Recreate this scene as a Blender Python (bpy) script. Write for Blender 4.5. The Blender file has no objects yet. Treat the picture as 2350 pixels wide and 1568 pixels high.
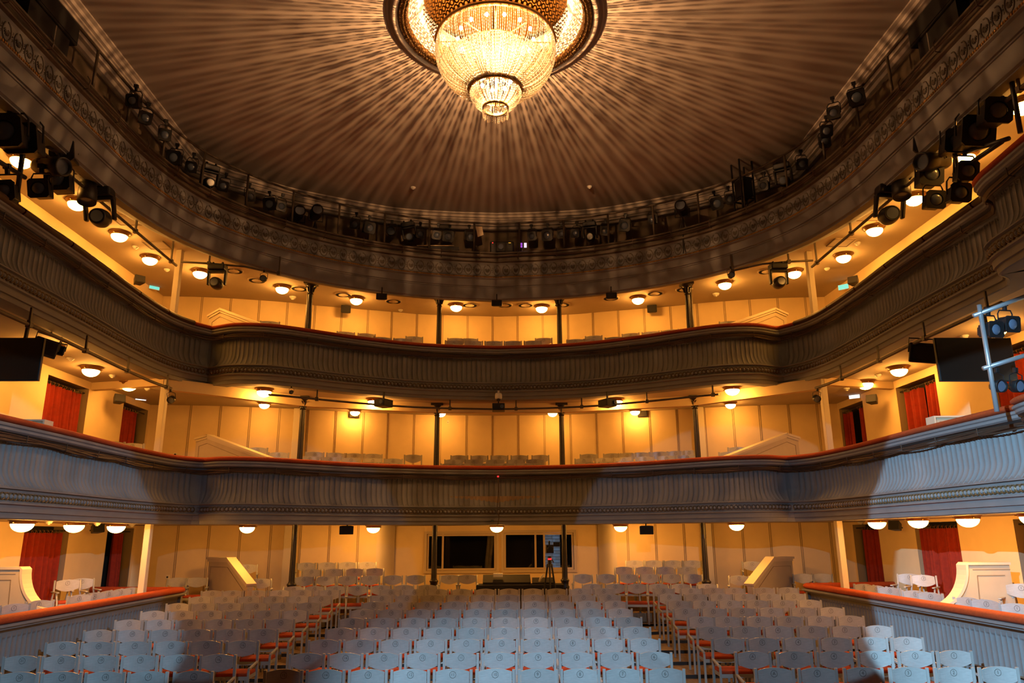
import bpy, bmesh, math, random
import numpy as np
from mathutils import Vector, Matrix
random.seed(7)
PI = math.pi
SC = bpy.context.scene
COL = SC.collection

# ------------------------------------------------------------------ camera
FPX, PITCH, YAW, ROLL = 1720.0, math.radians(14.6), math.radians(1.2), math.radians(0.3)
EYE = Vector((0.0, 0.0, 2.5))
FWD = Vector((math.sin(YAW)*math.cos(PITCH), math.cos(YAW)*math.cos(PITCH), math.sin(PITCH)))
_r0 = Vector((math.cos(YAW), -math.sin(YAW), 0)); _u0 = _r0.cross(FWD)
RGT = math.cos(ROLL)*_r0 - math.sin(ROLL)*_u0
UPV = math.sin(ROLL)*_r0 + math.cos(ROLL)*_u0
cam_data = bpy.data.cameras.new('camera'); cam = bpy.data.objects.new('camera', cam_data); COL.objects.link(cam)
cam.matrix_world = Matrix(((RGT.x, UPV.x, -FWD.x, EYE.x), (RGT.y, UPV.y, -FWD.y, EYE.y), (RGT.z, UPV.z, -FWD.z, EYE.z), (0, 0, 0, 1)))
cam_data.sensor_width = 36.0; cam_data.lens = 36.0*FPX/2350.0
cam_data.clip_start = 0.1; cam_data.clip_end = 200
SC.camera = cam

# survey helpers: where a sight line from the stage meets a plane of the hall
def sight(x, y): return FWD + RGT*((x-1175.0)/FPX) + UPV*((784.0-y)/FPX)
def at_z(x, y, z): d = sight(x, y); return EYE + d*((z-EYE.z)/d.z)
def at_y(x, y, Y): d = sight(x, y); return EYE + d*(Y/d.y)
def at_x(x, y, X): d = sight(x, y); return EYE + d*(X/d.x)
def on_arc(x, y, yc, k):
    Y = yc
    for _ in range(8):
        p = at_y(x, y, Y); Y = yc - k*p.x*p.x
    return at_y(x, y, Y)

# ------------------------------------------------------------------ world, view, lights
w = bpy.data.worlds.new('world'); SC.world = w; w.use_nodes = True
w.node_tree.nodes['Background'].inputs[0].default_value = (1.0, 0.85, 0.7, 1)
w.node_tree.nodes['Background'].inputs[1].default_value = 0.0
SC.view_settings.view_transform = 'Standard'; SC.view_settings.look = 'None'
SC.view_settings.exposure = 0.0; SC.view_settings.gamma = 1.0; SC.view_settings.use_curve_mapping = False
cy = SC.cycles
cy.max_bounces = 5; cy.diffuse_bounces = 2; cy.glossy_bounces = 2; cy.transmission_bounces = 3; cy.transparent_max_bounces = 6
cy.caustics_reflective = False; cy.caustics_refractive = False; cy.sample_clamp_indirect = 4.0
cy.use_denoising = True

LAMP_COL = (1.0, 0.42, 0.07); LAMP_EMIT = 112.0
def spot(name, loc, target, power, color, angle, blend, radius):
    d = bpy.data.lights.new(name, 'SPOT'); d.energy = power; d.color = color
    d.spot_size = math.radians(angle); d.spot_blend = blend; d.shadow_soft_size = radius
    o = bpy.data.objects.new(name, d); COL.objects.link(o); o.location = loc
    o.rotation_euler = (Vector(target)-Vector(loc)).to_track_quat('-Z', 'Y').to_euler()
    return o
COOL = (0.37, 0.69, 1.0)
spot('stage_spotlight', (0.0, -1.0, 6.0), (0.25, 9.8, 0.45), 6000, COOL, 26, 0.8, 0.02)        # centre stalls
spot('stage_spotlight', (-3.0, -1.0, 5.5), (6.6, 8.8, 2.6), 13000, COOL, 23, 0.08, 0.02)         # right box front
spot('stage_spotlight', (3.0, -1.0, 5.5), (-6.6, 9.9, 2.3), 3600, COOL, 23, 0.10, 0.02)        # left box front
spot('stage_spotlight', (0.5, -1.0, 5.6), (5.2, 16.5, 1.6), 1300, COOL, 23.4, 0.05, 0.02)       # balcony front right of centre
spot('stage_spotlight', (-0.5, -1.0, 5.6), (-5.2, 16.5, 1.6), 650, COOL, 22, 0.08, 0.02)        # balcony front left of centre
pl_ = bpy.data.lights.new('chandelier_light', 'POINT'); pl_.energy = 1450; pl_.color = (1.0, 0.48, 0.18); pl_.shadow_soft_size = 0.014
CH = Vector((-0.02, 10.7, 10.8))            # chandelier axis at the ceiling
po = bpy.data.objects.new('chandelier_light', pl_); COL.objects.link(po); po.location = (CH.x+0.02, CH.y-0.06, 9.80)

# ------------------------------------------------------------------ materials
def rgb(c): return (c[0], c[1], c[2], 1.0)
def mat(name, col, rough=0.6, metal=0.0, noise=0.0, scale=6.0, emit=None, estr=0.0, bump=0.0, bscale=60.0, vary=0.0, stretch=None, coat=0.0):
    m = bpy.data.materials.new(name); m.use_nodes = True
    nt = m.node_tree; b = nt.nodes['Principled BSDF']
    b.inputs['Base Color'].default_value = rgb(col); b.inputs['Roughness'].default_value = rough; b.inputs['Metallic'].default_value = metal
    if coat: b.inputs['Coat Weight'].default_value = coat; b.inputs['Coat Roughness'].default_value = 0.25
    tc = nt.nodes.new('ShaderNodeTexCoord'); src = tc.outputs['Object']
    if stretch:
        mp = nt.nodes.new('ShaderNodeMapping'); mp.inputs['Scale'].default_value = stretch
        nt.links.new(src, mp.inputs['Vector']); src = mp.outputs['Vector']
    last = None
    if noise:
        n = nt.nodes.new('ShaderNodeTexNoise'); n.inputs['Scale'].default_value = scale; n.inputs['Detail'].default_value = 5
        nt.links.new(src, n.inputs['Vector'])
        r = nt.nodes.new('ShaderNodeValToRGB')
        r.color_ramp.elements[0].position = 0.3; r.color_ramp.elements[1].position = 0.7
        r.color_ramp.elements[0].color = rgb([c*(1-noise) for c in col]); r.color_ramp.elements[1].color = rgb([min(1, c*(1+noise)) for c in col])
        nt.links.new(n.outputs['Fac'], r.inputs['Fac']); last = r.outputs['Color']
    if vary:
        oi = nt.nodes.new('ShaderNodeObjectInfo'); hs = nt.nodes.new('ShaderNodeHueSaturation')
        ma = nt.nodes.new('ShaderNodeMapRange'); ma.inputs['To Min'].default_value = 1-vary; ma.inputs['To Max'].default_value = 1+vary
        nt.links.new(oi.outputs['Random'], ma.inputs['Value']); nt.links.new(ma.outputs['Result'], hs.inputs['Value'])
        if last: nt.links.new(last, hs.inputs['Color'])
        else: hs.inputs['Color'].default_value = rgb(col)
        last = hs.outputs['Color']
    if last: nt.links.new(last, b.inputs['Base Color'])
    if bump:
        n2 = nt.nodes.new('ShaderNodeTexNoise'); n2.inputs['Scale'].default_value = bscale; n2.inputs['Detail'].default_value = 3
        nt.links.new(src, n2.inputs['Vector'])
        bp = nt.nodes.new('ShaderNodeBump'); bp.inputs['Strength'].default_value = bump; bp.inputs['Distance'].default_value = 0.01
        nt.links.new(n2.outputs['Fac'], bp.inputs['Height']); nt.links.new(bp.outputs['Normal'], b.inputs['Normal'])
    if emit:
        b.inputs['Emission Color'].default_value = rgb(emit); b.inputs['Emission Strength'].default_value = estr
    return m
M = {}
M['plaster'] = mat('grey_plaster', (0.225, 0.225, 0.225), 0.75, noise=0.06, scale=3)
M['bead'] = mat('dull_gilt_plaster', (0.17, 0.115, 0.055), 0.35, metal=0.3, noise=0.1, scale=8)
M['canopy'] = mat('dark_gilt', (0.30, 0.14, 0.025), 0.4, metal=0.6, noise=0.15, scale=10)
M['relief'] = mat('dark_relief', (0.13, 0.11, 0.09), 0.6)  # relief coloured darker than the frieze ground
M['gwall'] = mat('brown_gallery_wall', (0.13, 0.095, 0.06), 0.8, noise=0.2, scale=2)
M['leather'] = mat('brown_leather_cover', (0.055, 0.024, 0.012), 0.45, noise=0.2, scale=12)
M['gilt'] = mat('gilding', (0.62, 0.36, 0.12), 0.32, metal=0.8, noise=0.15, scale=10)
M['wall'] = mat('cream_wall', (0.80, 0.61, 0.34), 0.7, noise=0.04, scale=2.5, bump=0.08, bscale=90)
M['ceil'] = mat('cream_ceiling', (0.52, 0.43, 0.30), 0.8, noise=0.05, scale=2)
M['dome'] = mat('hall_ceiling_paint', (0.40, 0.35, 0.31), 0.85, noise=0.05, scale=1.2)
M['seam'] = mat('panel_seam', (0.30, 0.22, 0.13), 0.8)
M['post'] = mat('cream_post', (0.72, 0.62, 0.45), 0.5)
M['floor'] = mat('worn_board_floor', (0.30, 0.20, 0.11), 0.55, noise=0.25, scale=4, stretch=(6, 1, 1))
M['riser'] = mat('black_riser', (0.02, 0.02, 0.02), 0.7)
M['velvet'] = mat('red_orange_velvet', (0.46, 0.065, 0.009), 0.85, noise=0.12, scale=30)
M['curtain'] = mat('red_curtain_cloth', (0.27, 0.018, 0.003), 0.9, noise=0.15, scale=12)
M['dark'] = mat('void_shade', (0.012, 0.010, 0.009), 0.9)  # near-black colour holds the shade of doorways, slots and the control room
M['iron'] = mat('dark_cast_iron', (0.018, 0.013, 0.010), 0.45, noise=0.3, scale=14)
M['black'] = mat('black_metal', (0.012, 0.012, 0.013), 0.45, noise=0.2, scale=20)
M['blackcloth'] = mat('black_cloth', (0.012, 0.011, 0.011), 0.9)
M['pipe'] = mat('painted_pipe', (0.10, 0.075, 0.05), 0.5, noise=0.2, scale=9)
M['steel'] = mat('grey_steel', (0.42, 0.43, 0.44), 0.4, metal=0.5)
M['brass'] = mat('aged_brass', (0.32, 0.17, 0.05), 0.35, metal=0.7)
M['white'] = mat('white_plastic', (0.75, 0.72, 0.65), 0.5)
M['globe'] = mat('opal_glass_globe', (0.9, 0.85, 0.75), 0.4, emit=LAMP_COL, estr=LAMP_EMIT)
M['chair'] = mat('grey_painted_wood', (0.45, 0.45, 0.42), 0.34, noise=0.10, scale=9, vary=0.12, stretch=(1.2, 4, 9), coat=0.15)
M['chairframe'] = mat('grey_painted_frame', (0.42, 0.42, 0.39), 0.45, vary=0.1)
M['badge'] = mat('dark_number_paint', (0.11, 0.10, 0.085), 0.6)
M['seat'] = mat('orange_seat_fabric', (0.42, 0.05, 0.008), 0.85, noise=0.12, scale=40)
M['lens'] = mat('lens_blue_reflection', (0.11, 0.14, 0.20), 0.16, metal=0.0, coat=0.6)  # blue colour stands in for cool stage light reflected in the lenses
M['cable'] = mat('brown_cable', (0.07, 0.04, 0.025), 0.6)

# ------------------------------------------------------------------ mesh builder
class MB:
    def __init__(s): s.v = []; s.f = []
    def add(s, vs, fs):
        o = len(s.v); s.v.extend([tuple(p) for p in vs]); s.f.extend([tuple(i+o for i in q) for q in fs]); return s
    def box(s, c, size, rot=None):
        x, y, z = [a/2 for a in size]; c = Vector(c)
        P = [Vector((a, b, d)) for a in (-x, x) for b in (-y, y) for d in (-z, z)]
        if rot is not None: P = [rot @ p for p in P]
        return s.add([c+p for p in P], [(0, 1, 3, 2), (4, 6, 7, 5), (0, 4, 5, 1), (2, 3, 7, 6), (0, 2, 6, 4), (1, 5, 7, 3)])
    def bar(s, a, b, wx, wy, up=(0, 0, 1)):
        a, b = Vector(a), Vector(b); d = b-a
        R = d.to_track_quat('Z', 'Y').to_matrix()
        return s.box((a+b)/2, (wx, wy, d.length), R)
    def grid(s, rows, cu=False, cv=False):
        nu, nv = len(rows), len(rows[0]); o = len(s.v)
        for r in rows: s.v.extend([tuple(p) for p in r])
        for i in range(nu if cu else nu-1):
            for j in range(nv if cv else nv-1):
                i2, j2 = (i+1) % nu, (j+1) % nv
                s.f.append((o+i*nv+j, o+i*nv+j2, o+i2*nv+j2, o+i2*nv+j))
        return s
    def tube(s, pts, r, n=8, closed=False, caps=True):
        pts = [Vector(p) for p in pts]; rows = []; N = len(pts)
        rr = r if isinstance(r, (list, tuple)) else [r]*N
        prev = None
        for i, p in enumerate(pts):
            a = pts[(i-1) % N] if (closed or i > 0) else p
            b = pts[(i+1) % N] if (closed or i < N-1) else p
            t = (b-a); t = t.normalized() if t.length > 1e-9 else Vector((0, 0, 1))
            if prev is None:
                e = t.orthogonal().normalized()
            else:
                e = prev - t*prev.dot(t); e = e.normalized() if e.length > 1e-6 else t.orthogonal().normalized()
            prev = e; g = t.cross(e)
            rows.append([p + (e*math.cos(2*PI*k/n)+g*math.sin(2*PI*k/n))*rr[i] for k in range(n)])
        o = len(s.v); s.grid(rows, cu=closed, cv=True)
        if caps and not closed:
            s.f.append(tuple(o+k for k in reversed(range(n)))); s.f.append(tuple(o+(N-1)*n+k for k in range(n)))
        return s
    def cyl(s, a, b, r, r2=None, n=16): return s.tube([a, b], [r, r if r2 is None else r2], n)
    def lathe(s, prof, n=24, c=(0, 0, 0), M3=None):
        rows = []
        for k in range(n):
            a = 2*PI*k/n; row = []
            for r, z in prof:
                p = Vector((r*math.cos(a), r*math.sin(a), z))
                if M3 is not None: p = M3 @ p
                row.append(p + Vector(c))
            rows.append(row)
        return s.grid(rows, cu=True)
    def ball(s, c, r, n=8, m=6, sq=(1, 1, 1)):
        rows = []
        for i in range(m+1):
            th = PI*i/m
            rows.append([Vector(c)+Vector((sq[0]*r*math.sin(th)*math.cos(2*PI*k/n), sq[1]*r*math.sin(th)*math.sin(2*PI*k/n), sq[2]*r*math.cos(th))) for k in range(n)])
        return s.grid(rows, cv=True)
    def prism(s, poly, a, b):
        """closed polygon of 3-D points swept from offset a to offset b"""
        n = len(poly); A = [Vector(p)+Vector(a) for p in poly]; B = [Vector(p)+Vector(b) for p in poly]
        return s.add(A+B, [tuple(range(n))[::-1], tuple(range(n, 2*n))]+[(i, (i+1) % n, n+(i+1) % n, n+i) for i in range(n)])
    def mesh(s, name, m, smooth=False, bevel=0.0, seg=2):
        me = bpy.data.meshes.new(name); me.from_pydata(s.v, [], s.f); me.update()
        bm = bmesh.new(); bm.from_mesh(me)
        if bevel:
            bmesh.ops.remove_doubles(bm, verts=bm.verts, dist=1e-5)
            es = [e for e in bm.edges if len(e.link_faces) == 2 and e.calc_face_angle(0) > 0.6]
            bmesh.ops.bevel(bm, geom=es, offset=bevel, segments=seg, affect='EDGES', profile=0.5)
        bmesh.ops.recalc_face_normals(bm, faces=bm.faces)
        bm.to_mesh(me); bm.free()
        if smooth: me.polygons.foreach_set('use_smooth', [True]*len(me.polygons))
        me.materials.append(m)
        return me
    def build(s, name, m, parent=None, smooth=False, bevel=0.0, seg=2, raw=False):
        if raw:
            me = bpy.data.meshes.new(name); me.from_pydata(s.v, [], s.f); me.update()
            if smooth: me.polygons.foreach_set('use_smooth', [True]*len(me.polygons))
            me.materials.append(m)
        else: me = s.mesh(name, m, smooth, bevel, seg)
        return link(name, me, parent)
def link(name, me, parent=None):
    o = bpy.data.objects.new(name, me); COL.objects.link(o)
    if parent is not None: o.parent = parent
    return o
def tag(o, label, cat, group=None):
    o['label'] = label; o['category'] = cat
    if group: o['group'] = group
    return o
def thing(name, label, cat, loc=(0, 0, 0), rz=0.0, group=None, rot=None):
    o = bpy.data.objects.new(name, None); COL.objects.link(o); o.location = loc
    if rot is not None: o.rotation_euler = rot
    else: o.rotation_euler = (0, 0, rz)
    return tag(o, label, cat, group)
KIDS = {}
def copy_tree(src, parent=None):
    c = src.copy(); COL.objects.link(c)
    if parent is not None: c.parent = parent
    kids = KIDS.get(src.name)
    if kids is None:
        kids = KIDS[src.name] = list(src.children)
    for k in kids: copy_tree(k, c)
    return c
def dup(src, loc, rz=0.0, label=None, group=None, rot=None):
    c = copy_tree(src); c.location = loc
    c.rotation_euler = rot if rot is not None else (0, 0, rz)
    if label: c['label'] = label
    if group: c['group'] = group
    return c
def structure(o): o['kind'] = 'structure'; return o
NUM = ['', 'one', 'two', 'three', 'four', 'five', 'six', 'seven', 'eight', 'nine', 'ten', 'eleven', 'twelve', 'thirteen', 'fourteen', 'fifteen',
       'sixteen', 'seventeen', 'eighteen', 'nineteen', 'twenty', 'twenty-one']
ORD = ['', 'first', 'second', 'third', 'fourth', 'fifth', 'sixth', 'seventh', 'eighth', 'ninth', 'tenth', 'eleventh', 'twelfth', 'thirteenth', 'fourteenth', 'fifteenth', 'sixteenth', 'seventeenth', 'eighteenth', 'nineteenth', 'twentieth', 'twenty-first', 'twenty-second', 'twenty-third']

# ------------------------------------------------------------------ plan curves of the horseshoe
def catmull(P, step=0.02):
    P = [Vector((p[0], p[1])) for p in P]; out = []
    Q = [P[0]*2-P[1]]+P+[P[-1]*2-P[-2]]
    for i in range(1, len(Q)-2):
        a, b, c, d = Q[i-1], Q[i], Q[i+1], Q[i+2]
        n = max(2, int((c-b).length/step))
        for k in range(n):
            t = k/n
            out.append(0.5*((2*b)+(c-a)*t+(2*a-5*b+4*c-d)*t*t+(3*b-a-3*c+d)*t**3))
    out.append(P[-1]); return out
def resample(pts, ds):
    L = [0.0]
    for a, b in zip(pts, pts[1:]): L.append(L[-1]+(b-a).length)
    n = max(2, int(round(L[-1]/ds))); out = []; j = 0
    for i in range(n+1):
        s = L[-1]*i/n
        while j < len(L)-2 and L[j+1] < s: j += 1
        t = (s-L[j])/max(1e-9, L[j+1]-L[j]); out.append(pts[j].lerp(pts[j+1], t))
    return out
def full_plan(center, side, ds):
    c = resample(catmull(center), ds); right = list(c)
    if side: right += resample(catmull(side), ds)[1:]
    left = [Vector((-p.x, p.y)) for p in reversed(right[1:])]
    return left+right
def normals(P):
    """unit normals towards the hall (towards the stage and the axis)"""
    N = []
    for i, p in enumerate(P):
        a = P[max(0, i-1)]; b = P[min(len(P)-1, i+1)]; t = (b-a).normalized()
        N.append(Vector((t.y, -t.x)))
    # smooth only away from kinks: average neighbours
    S = []
    for i in range(len(N)):
        acc = Vector((0, 0))
        for k in range(-4, 5): acc += N[min(len(N)-1, max(0, i+k))]
        S.append(acc.normalized())
    return S
C1 = [(0, 17.94), (1.3, 17.78), (2.3, 17.44), (3.3, 16.92), (4.15, 16.25), (4.75, 15.82), (5.25, 15.62), (5.7, 15.62), (6.13, 15.83)]
S1 = [(6.13, 15.83), (6.4, 15.4), (6.52, 14.7), (6.58, 13.5), (6.56, 11.6), (6.6, 9.9), (6.62, 9.3)]
C2 = [(0, 17.95), (1.3, 17.78), (2.3, 17.48), (3.4, 16.9), (4.2, 16.38), (4.8, 16.02), (5.3, 15.88), (5.8, 15.9), (6.32, 16.15)]
S2 = [(6.32, 16.15), (6.62, 15.65), (6.78, 14.9), (6.8, 13.5), (6.74, 11.7), (6.74, 10.2), (6.74, 9.45)]
C3 = [(0, 17.94), (1.3, 17.75), (2.4, 17.44), (3.5, 16.93), (4.5, 16.24), (5.3, 15.42), (5.9, 14.5), (6.22, 13.6), (6.42, 12.4), (6.46, 11), (6.48, 8.5), (6.5, 6)]
WALLP = [(0, 20.72), (2, 20.52), (3, 20.24), (4.7, 19.74), (5.8, 19.34), (7.4, 18.98), (8.75, 18.85)]
BOX = [(6.58, 9.22), (6.38, 9.08), (6.28, 8.8), (6.25, 8.5), (6.18, 7.6), (6.12, 6.0)]     # stage boxes bulge into the hall
WX = 8.72
RAIL = {1: 4.05, 2: 7.0, 3: 9.54}
SOFFIT = {1: 2.80, 2: 5.76, 3: 8.64}
DECK = {1: 3.12, 2: 6.08, 3: 8.86}

def slab(name, poly, z, m, parent=None, up=True):
    me = bpy.data.meshes.new(name); n = len(poly)
    me.from_pydata([(p[0], p[1], z) for p in poly], [], [tuple(range(n))]); me.materials.append(m)
    bm = bmesh.new(); bm.from_mesh(me); bmesh.ops.triangulate(bm, faces=bm.faces); bmesh.ops.recalc_face_normals(bm, faces=bm.faces)
    bm.to_mesh(me); bm.free()
    return link(name, me, parent)
def sweep(mb, P, N, prof):
    mb.grid([[(P[i].x+N[i].x*d, P[i].y+N[i].y*d, z) for d, z in prof] for i in range(len(P))]); return mb

def balcony(tier, center, side, label):
    zr = RAIL[tier]; ds = 0.0118
    plan = full_plan(center, side, ds)
    if tier < 3:
        bx = resample(catmull([side[-1]]+BOX), ds)[1:]
        sc = [Vector((p.x, p.y)) for p in bx]
        lf = resample([Vector((-p.x, p.y-1.6)) for p in reversed(sc)]+[plan[0]], ds)[:-1]
        plan = lf+plan+sc
    N = normals(plan)
    root = thing('balcony', label, 'balcony', (0, 0, 0))
    S = [0.0]
    for a, b in zip(plan, plan[1:]): S.append(S[-1]+(b-a).length)
    coarse = list(range(0, len(plan), 6)); coarse += [] if coarse[-1] == len(plan)-1 else [len(plan)-1]
    Pc = [plan[i] for i in coarse]; Nc = [N[i] for i in coarse]
    if tier < 3:
        # upholstered rail
        prof = [(-0.15+0.16*math.cos(a), zr+0.035+0.055*math.sin(a)) for a in np.linspace(-PI/2, 1.5*PI, 15)]
        sweep(MB(), Pc, Nc, prof).build('handrail_cushion', M['velvet'], root, smooth=True, raw=True)
        sweep(MB(), Pc, Nc, [(-0.30, zr-0.02), (-0.02, zr-0.02), (0.0, zr-0.035), (-0.005, zr-0.06), (-0.03, zr-0.075), (-0.03, zr-0.11), (-0.06, zr-0.13), (-0.20, zr-0.14), (-0.22, zr-0.20)]).build('rail_ledge', M['plaster'], root, raw=True)
        if tier == 2:
            # leather sleeves over the padded rail along the sides
            pr = [(-0.15+0.185*math.cos(a), zr+0.03+0.085*math.sin(a)) for a in np.linspace(-PI*0.35, PI*1.2, 12)]
            cum = 0; seglen = int(1.25/ds)
            for sgn in (-1, 1):
                idx = [i for i in range(len(plan)) if plan[i].x*sgn > 6.55 and plan[i].y < 15.8]
                for k0 in range(0, len(idx)-30, seglen):
                    q = idx[k0:k0+seglen-2][::6]
                    if len(q) < 4: continue
                    mb = MB(); sweep(mb, [plan[i] for i in q], [N[i] for i in q], pr); mb.build('rail_sleeve', M['leather'], root, smooth=True, raw=True)
        # reeded front with round-headed flutes: an S that swells towards the hall at its foot
        z0, z1 = zr-0.20, zr-0.86; per = 0.1185; rows = []
        vs = [0, .03, .05, .065, .08, .095, .11, .13, .16, .25, .4, .52, .6, .66, .72, .77, .81, .85, .88, .905, .93, .945, .96, .972, .985, 1.0]
        def base(v):
            t = max(0.0, (v-0.58)/0.42); return -0.22+0.150*t**1.9
        for i, p in enumerate(plan):
            x = abs((i % 10)/10-0.5)*2         # 0 mid channel .. 1 groove between ribs
            row = []
            for v in vs:
                d = base(v); z = z0+(z1-z0)*v
                arch = math.sqrt(max(0, 1-min(1, x/0.66)**2))
                head = 0.075+(0.040/(z0-z1))*(1-arch); foot = 0.965-(0.028/(z0-z1))*(1-arch)
                h = 0.006 if v > 0.04 else 0.0
                if x > 0.95: h = -0.014 if v > 0.06 else 0.0
                elif x < 0.66 and head < v < foot: h = 0.004-0.017*math.sqrt(max(0.0, 1-(x/0.70)**2))
                row.append((p.x+N[i].x*(d+h), p.y+N[i].y*(d+h), z))
            rows.append(row)
        MB().grid(rows).build('fluted_front', M['plaster'], root, raw=True, smooth=False)
        sweep(MB(), Pc, Nc, [(-0.02, zr-0.86), (0.0, zr-0.87), (0.0, zr-0.885), (-0.05, zr-0.895), (-0.05, zr-1.06), (-0.02, zr-1.065), (-0.02, zr-1.085), (-0.06, zr-1.10), (-0.07, zr-1.19), (-0.10, zr-1.195), (-0.11, zr-1.27), (-0.14, zr-1.275), (-0.14, SOFFIT[tier]-0.03), (-0.4, SOFFIT[tier]-0.03), (-0.4, SOFFIT[tier])]).build('fascia', M['plaster'], root, raw=True)
        # ring-and-boss band
        mb = MB(); bs = MB(); step = 0.0885; k = step; j = 0
        ring = [(0.046*math.cos(a), 0.054*math.sin(a)) for a in np.linspace(0, 2*PI, 15)[:-1]]
        while k < S[-1]:
            while j < len(S)-2 and S[j+1] < k: j += 1
            p, n = plan[j], N[j]; tv = Vector((-n.y, n.x)); zc = zr-0.985
            q = []
            for a, b in ring:
                for rr, dd in ((1.0, -0.052), (0.98, -0.020), (0.84, -0.020), (0.80, -0.052)):
                    q.append((p.x+tv.x*a*rr+n.x*dd, p.y+tv.y*a*rr+n.y*dd, zc+b*rr))
            fs = []
            for i in range(14):
                for m_ in range(3): fs.append((i*4+m_, i*4+m_+1, ((i+1) % 14)*4+m_+1, ((i+1) % 14)*4+m_))
            mb.add(q, fs)
            q = []; fs = []
            for rr, dd in ((0.74, -0.052), (0.62, -0.026), (0.35, -0.012), (0.0, -0.008)):
                for i in range(10):
                    a = 2*PI*i/10; q.append((p.x+tv.x*0.046*math.cos(a)*rr+n.x*dd, p.y+tv.y*0.046*math.cos(a)*rr+n.y*dd, zc+0.052*math.sin(a)*rr))
            for m_ in range(3):
                for i in range(10): fs.append((m_*10+i, m_*10+(i+1) % 10, (m_+1)*10+(i+1) % 10, (m_+1)*10+i))
            bs.add(q, fs); k += step
        sweep(bs, Pc, Nc, [(-0.0485, zr-0.955), (-0.0485, zr-1.015)])
        mb.build('ring_moulding', M['bead'], root, smooth=True, raw=True); bs.build('boss_moulding', M['plaster'], root, smooth=True, raw=True)
    else:
        sweep(MB(), Pc, Nc, [(-0.35, zr), (-0.03, zr), (0.0, zr-0.02), (0.0, zr-0.05), (-0.04, zr-0.07), (-0.05, zr-0.23), (0.02, zr-0.25), (0.02, zr-0.28), (-0.03, zr-0.30)]).build('rail_ledge', M['pipe'], root, raw=True)
        sweep(MB(), Pc, Nc, [(-0.03, zr-0.30), (-0.05, zr-0.34), (-0.05, zr-0.64), (-0.02, zr-0.66)]).build('frieze', M['plaster'], root, raw=True)
        sweep(MB(), Pc, Nc, [(-0.02, zr-0.70), (-0.02, zr-0.72), (-0.06, zr-0.74), (-0.10, zr-0.90), (-0.13, zr-0.905), (-0.13, zr-0.93), (-0.15, zr-0.935), (-0.20, zr-1.20), (-0.24, zr-1.22), (-0.24, SOFFIT[3]-0.34), (-0.45, SOFFIT[3]-0.31), (-0.65, SOFFIT[3]-0.24), (-0.85, SOFFIT[3]-0.14), (-1.02, SOFFIT[3]-0.03), (-1.08, SOFFIT[3]-0.001)]).build('fascia', M['plaster'], root, raw=True)
        # palmettes
        mb = MB(); rope = MB(); k = 0.12; j = 0
        def place(p, n, zc, pts2, r, nn=5):
            tv = Vector((-n.y, n.x))
            mb.tube([(p.x+tv.x*a+n.x*(-0.05+c), p.y+tv.y*a+n.y*(-0.05+c), zc+b) for a, b, c in pts2], r, nn)
        oval = [(0.088*math.sin(a), 0.135*math.cos(a)*(1 if True else 1), 0.004) for a in np.linspace(PI*1.02, -PI*0.80, 15)]
        spiral = [(0.088*math.sin(-PI*0.80)*f, 0.135*math.cos(-PI*0.80)*f+g, 0.004) for f, g in ((1, 0), (.7, .03), (.4, .05), (.45, .08))]
        while k < S[-1]:
            while j < len(S)-2 and S[j+1] < k: j += 1
            p, n = plan[j], N[j]; zc = zr-0.49
            place(p, n, zc, [(a, -b, c) for a, b, c in oval], 0.011)
            for m_ in range(7):
                an = PI*(0.62+0.76*m_/6)+PI/2
                a1 = (0.025*math.cos(an), 0.035*math.sin(an)+0.05, 0.0); a2 = (0.064*math.cos(an), 0.10*math.sin(an)+0.035, 0.006)
                tv = Vector((-n.y, n.x))
                q = [(a1, 0.006), (((a1[0]+a2[0])/2, (a1[1]+a2[1])/2, 0.006), 0.012), (a2, 0.009)]
                mb.tube([(p.x+tv.x*a[0]+n.x*(-0.05+a[2]), p.y+tv.y*a[0]+n.y*(-0.05+a[2]), zc+a[1]) for a, _ in q], [r for _, r in q], 5)
            tv = Vector((-n.y, n.x))
            mb.ball((p.x+tv.x*0.12-n.x*0.05, p.y+tv.y*0.12-n.y*0.05, zc), 0.017, 6, 4)
            for sg in (1, -1): place(p, n, zc, [(0.12+0.018*math.sin(t), sg*(0.035+0.035*t/3), 0.0) for t in (0, 1, 2, 3)], 0.008, 4)
            k += 0.24
        mb.build('palmette_relief', M['relief'], root, raw=True, smooth=True)
        k = 0.0; j = 0
        while k < S[-1]:
            while j < len(S)-2 and S[j+1] < k: j += 1
            p, n = plan[j], N[j]
            rope.ball((p.x+n.x*-0.02, p.y+n.y*-0.02, zr-0.68), 0.019, 6, 4); k += 0.046
        rope.tube([(plan[i].x-N[i].x*0.03, plan[i].y-N[i].y*0.03, zr-0.68) for i in range(0, len(plan), 6)], 0.012, 6)
        rope.build('rope_bead', M['gilt'], root, smooth=True, raw=True)
    # deck and soffit
    wall = full_plan(WALLP, None, 0.3)
    inner = [Pc[i]-Nc[i]*0.34 for i in range(len(Pc)) if Pc[i].y > 9.8 or tier == 3]
    if tier < 3: inner = [Vector((-6.62, 4.0)), Vector((-6.9, 7.0))]+inner+[Vector((6.9, 9.0)), Vector((6.62, 6.0))]
    outer = [Vector((WX, Pc[-1].y))]+[p for p in reversed(wall)]+[Vector((-WX, Pc[0].y))]
    poly = inner+outer
    slab('deck', poly, DECK[tier], M['floor'], root)
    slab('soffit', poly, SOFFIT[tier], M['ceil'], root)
    if tier < 3:
        sweep(MB(), Pc, Nc, [(-0.30, zr-0.02), (-0.34, zr-0.04), (-0.34, DECK[tier])]).build('parapet_back', M['post'], root, raw=True)
    else:
        sweep(MB(), Pc, Nc, [(-0.35, zr), (-0.35, DECK[tier])]).build('parapet_back', M['plaster'], root, raw=True)
    return plan, N
PLAN1, N1 = balcony(1, C1, S1, 'lowest balcony with fluted grey front and bright red rail, just above the stalls')
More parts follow.
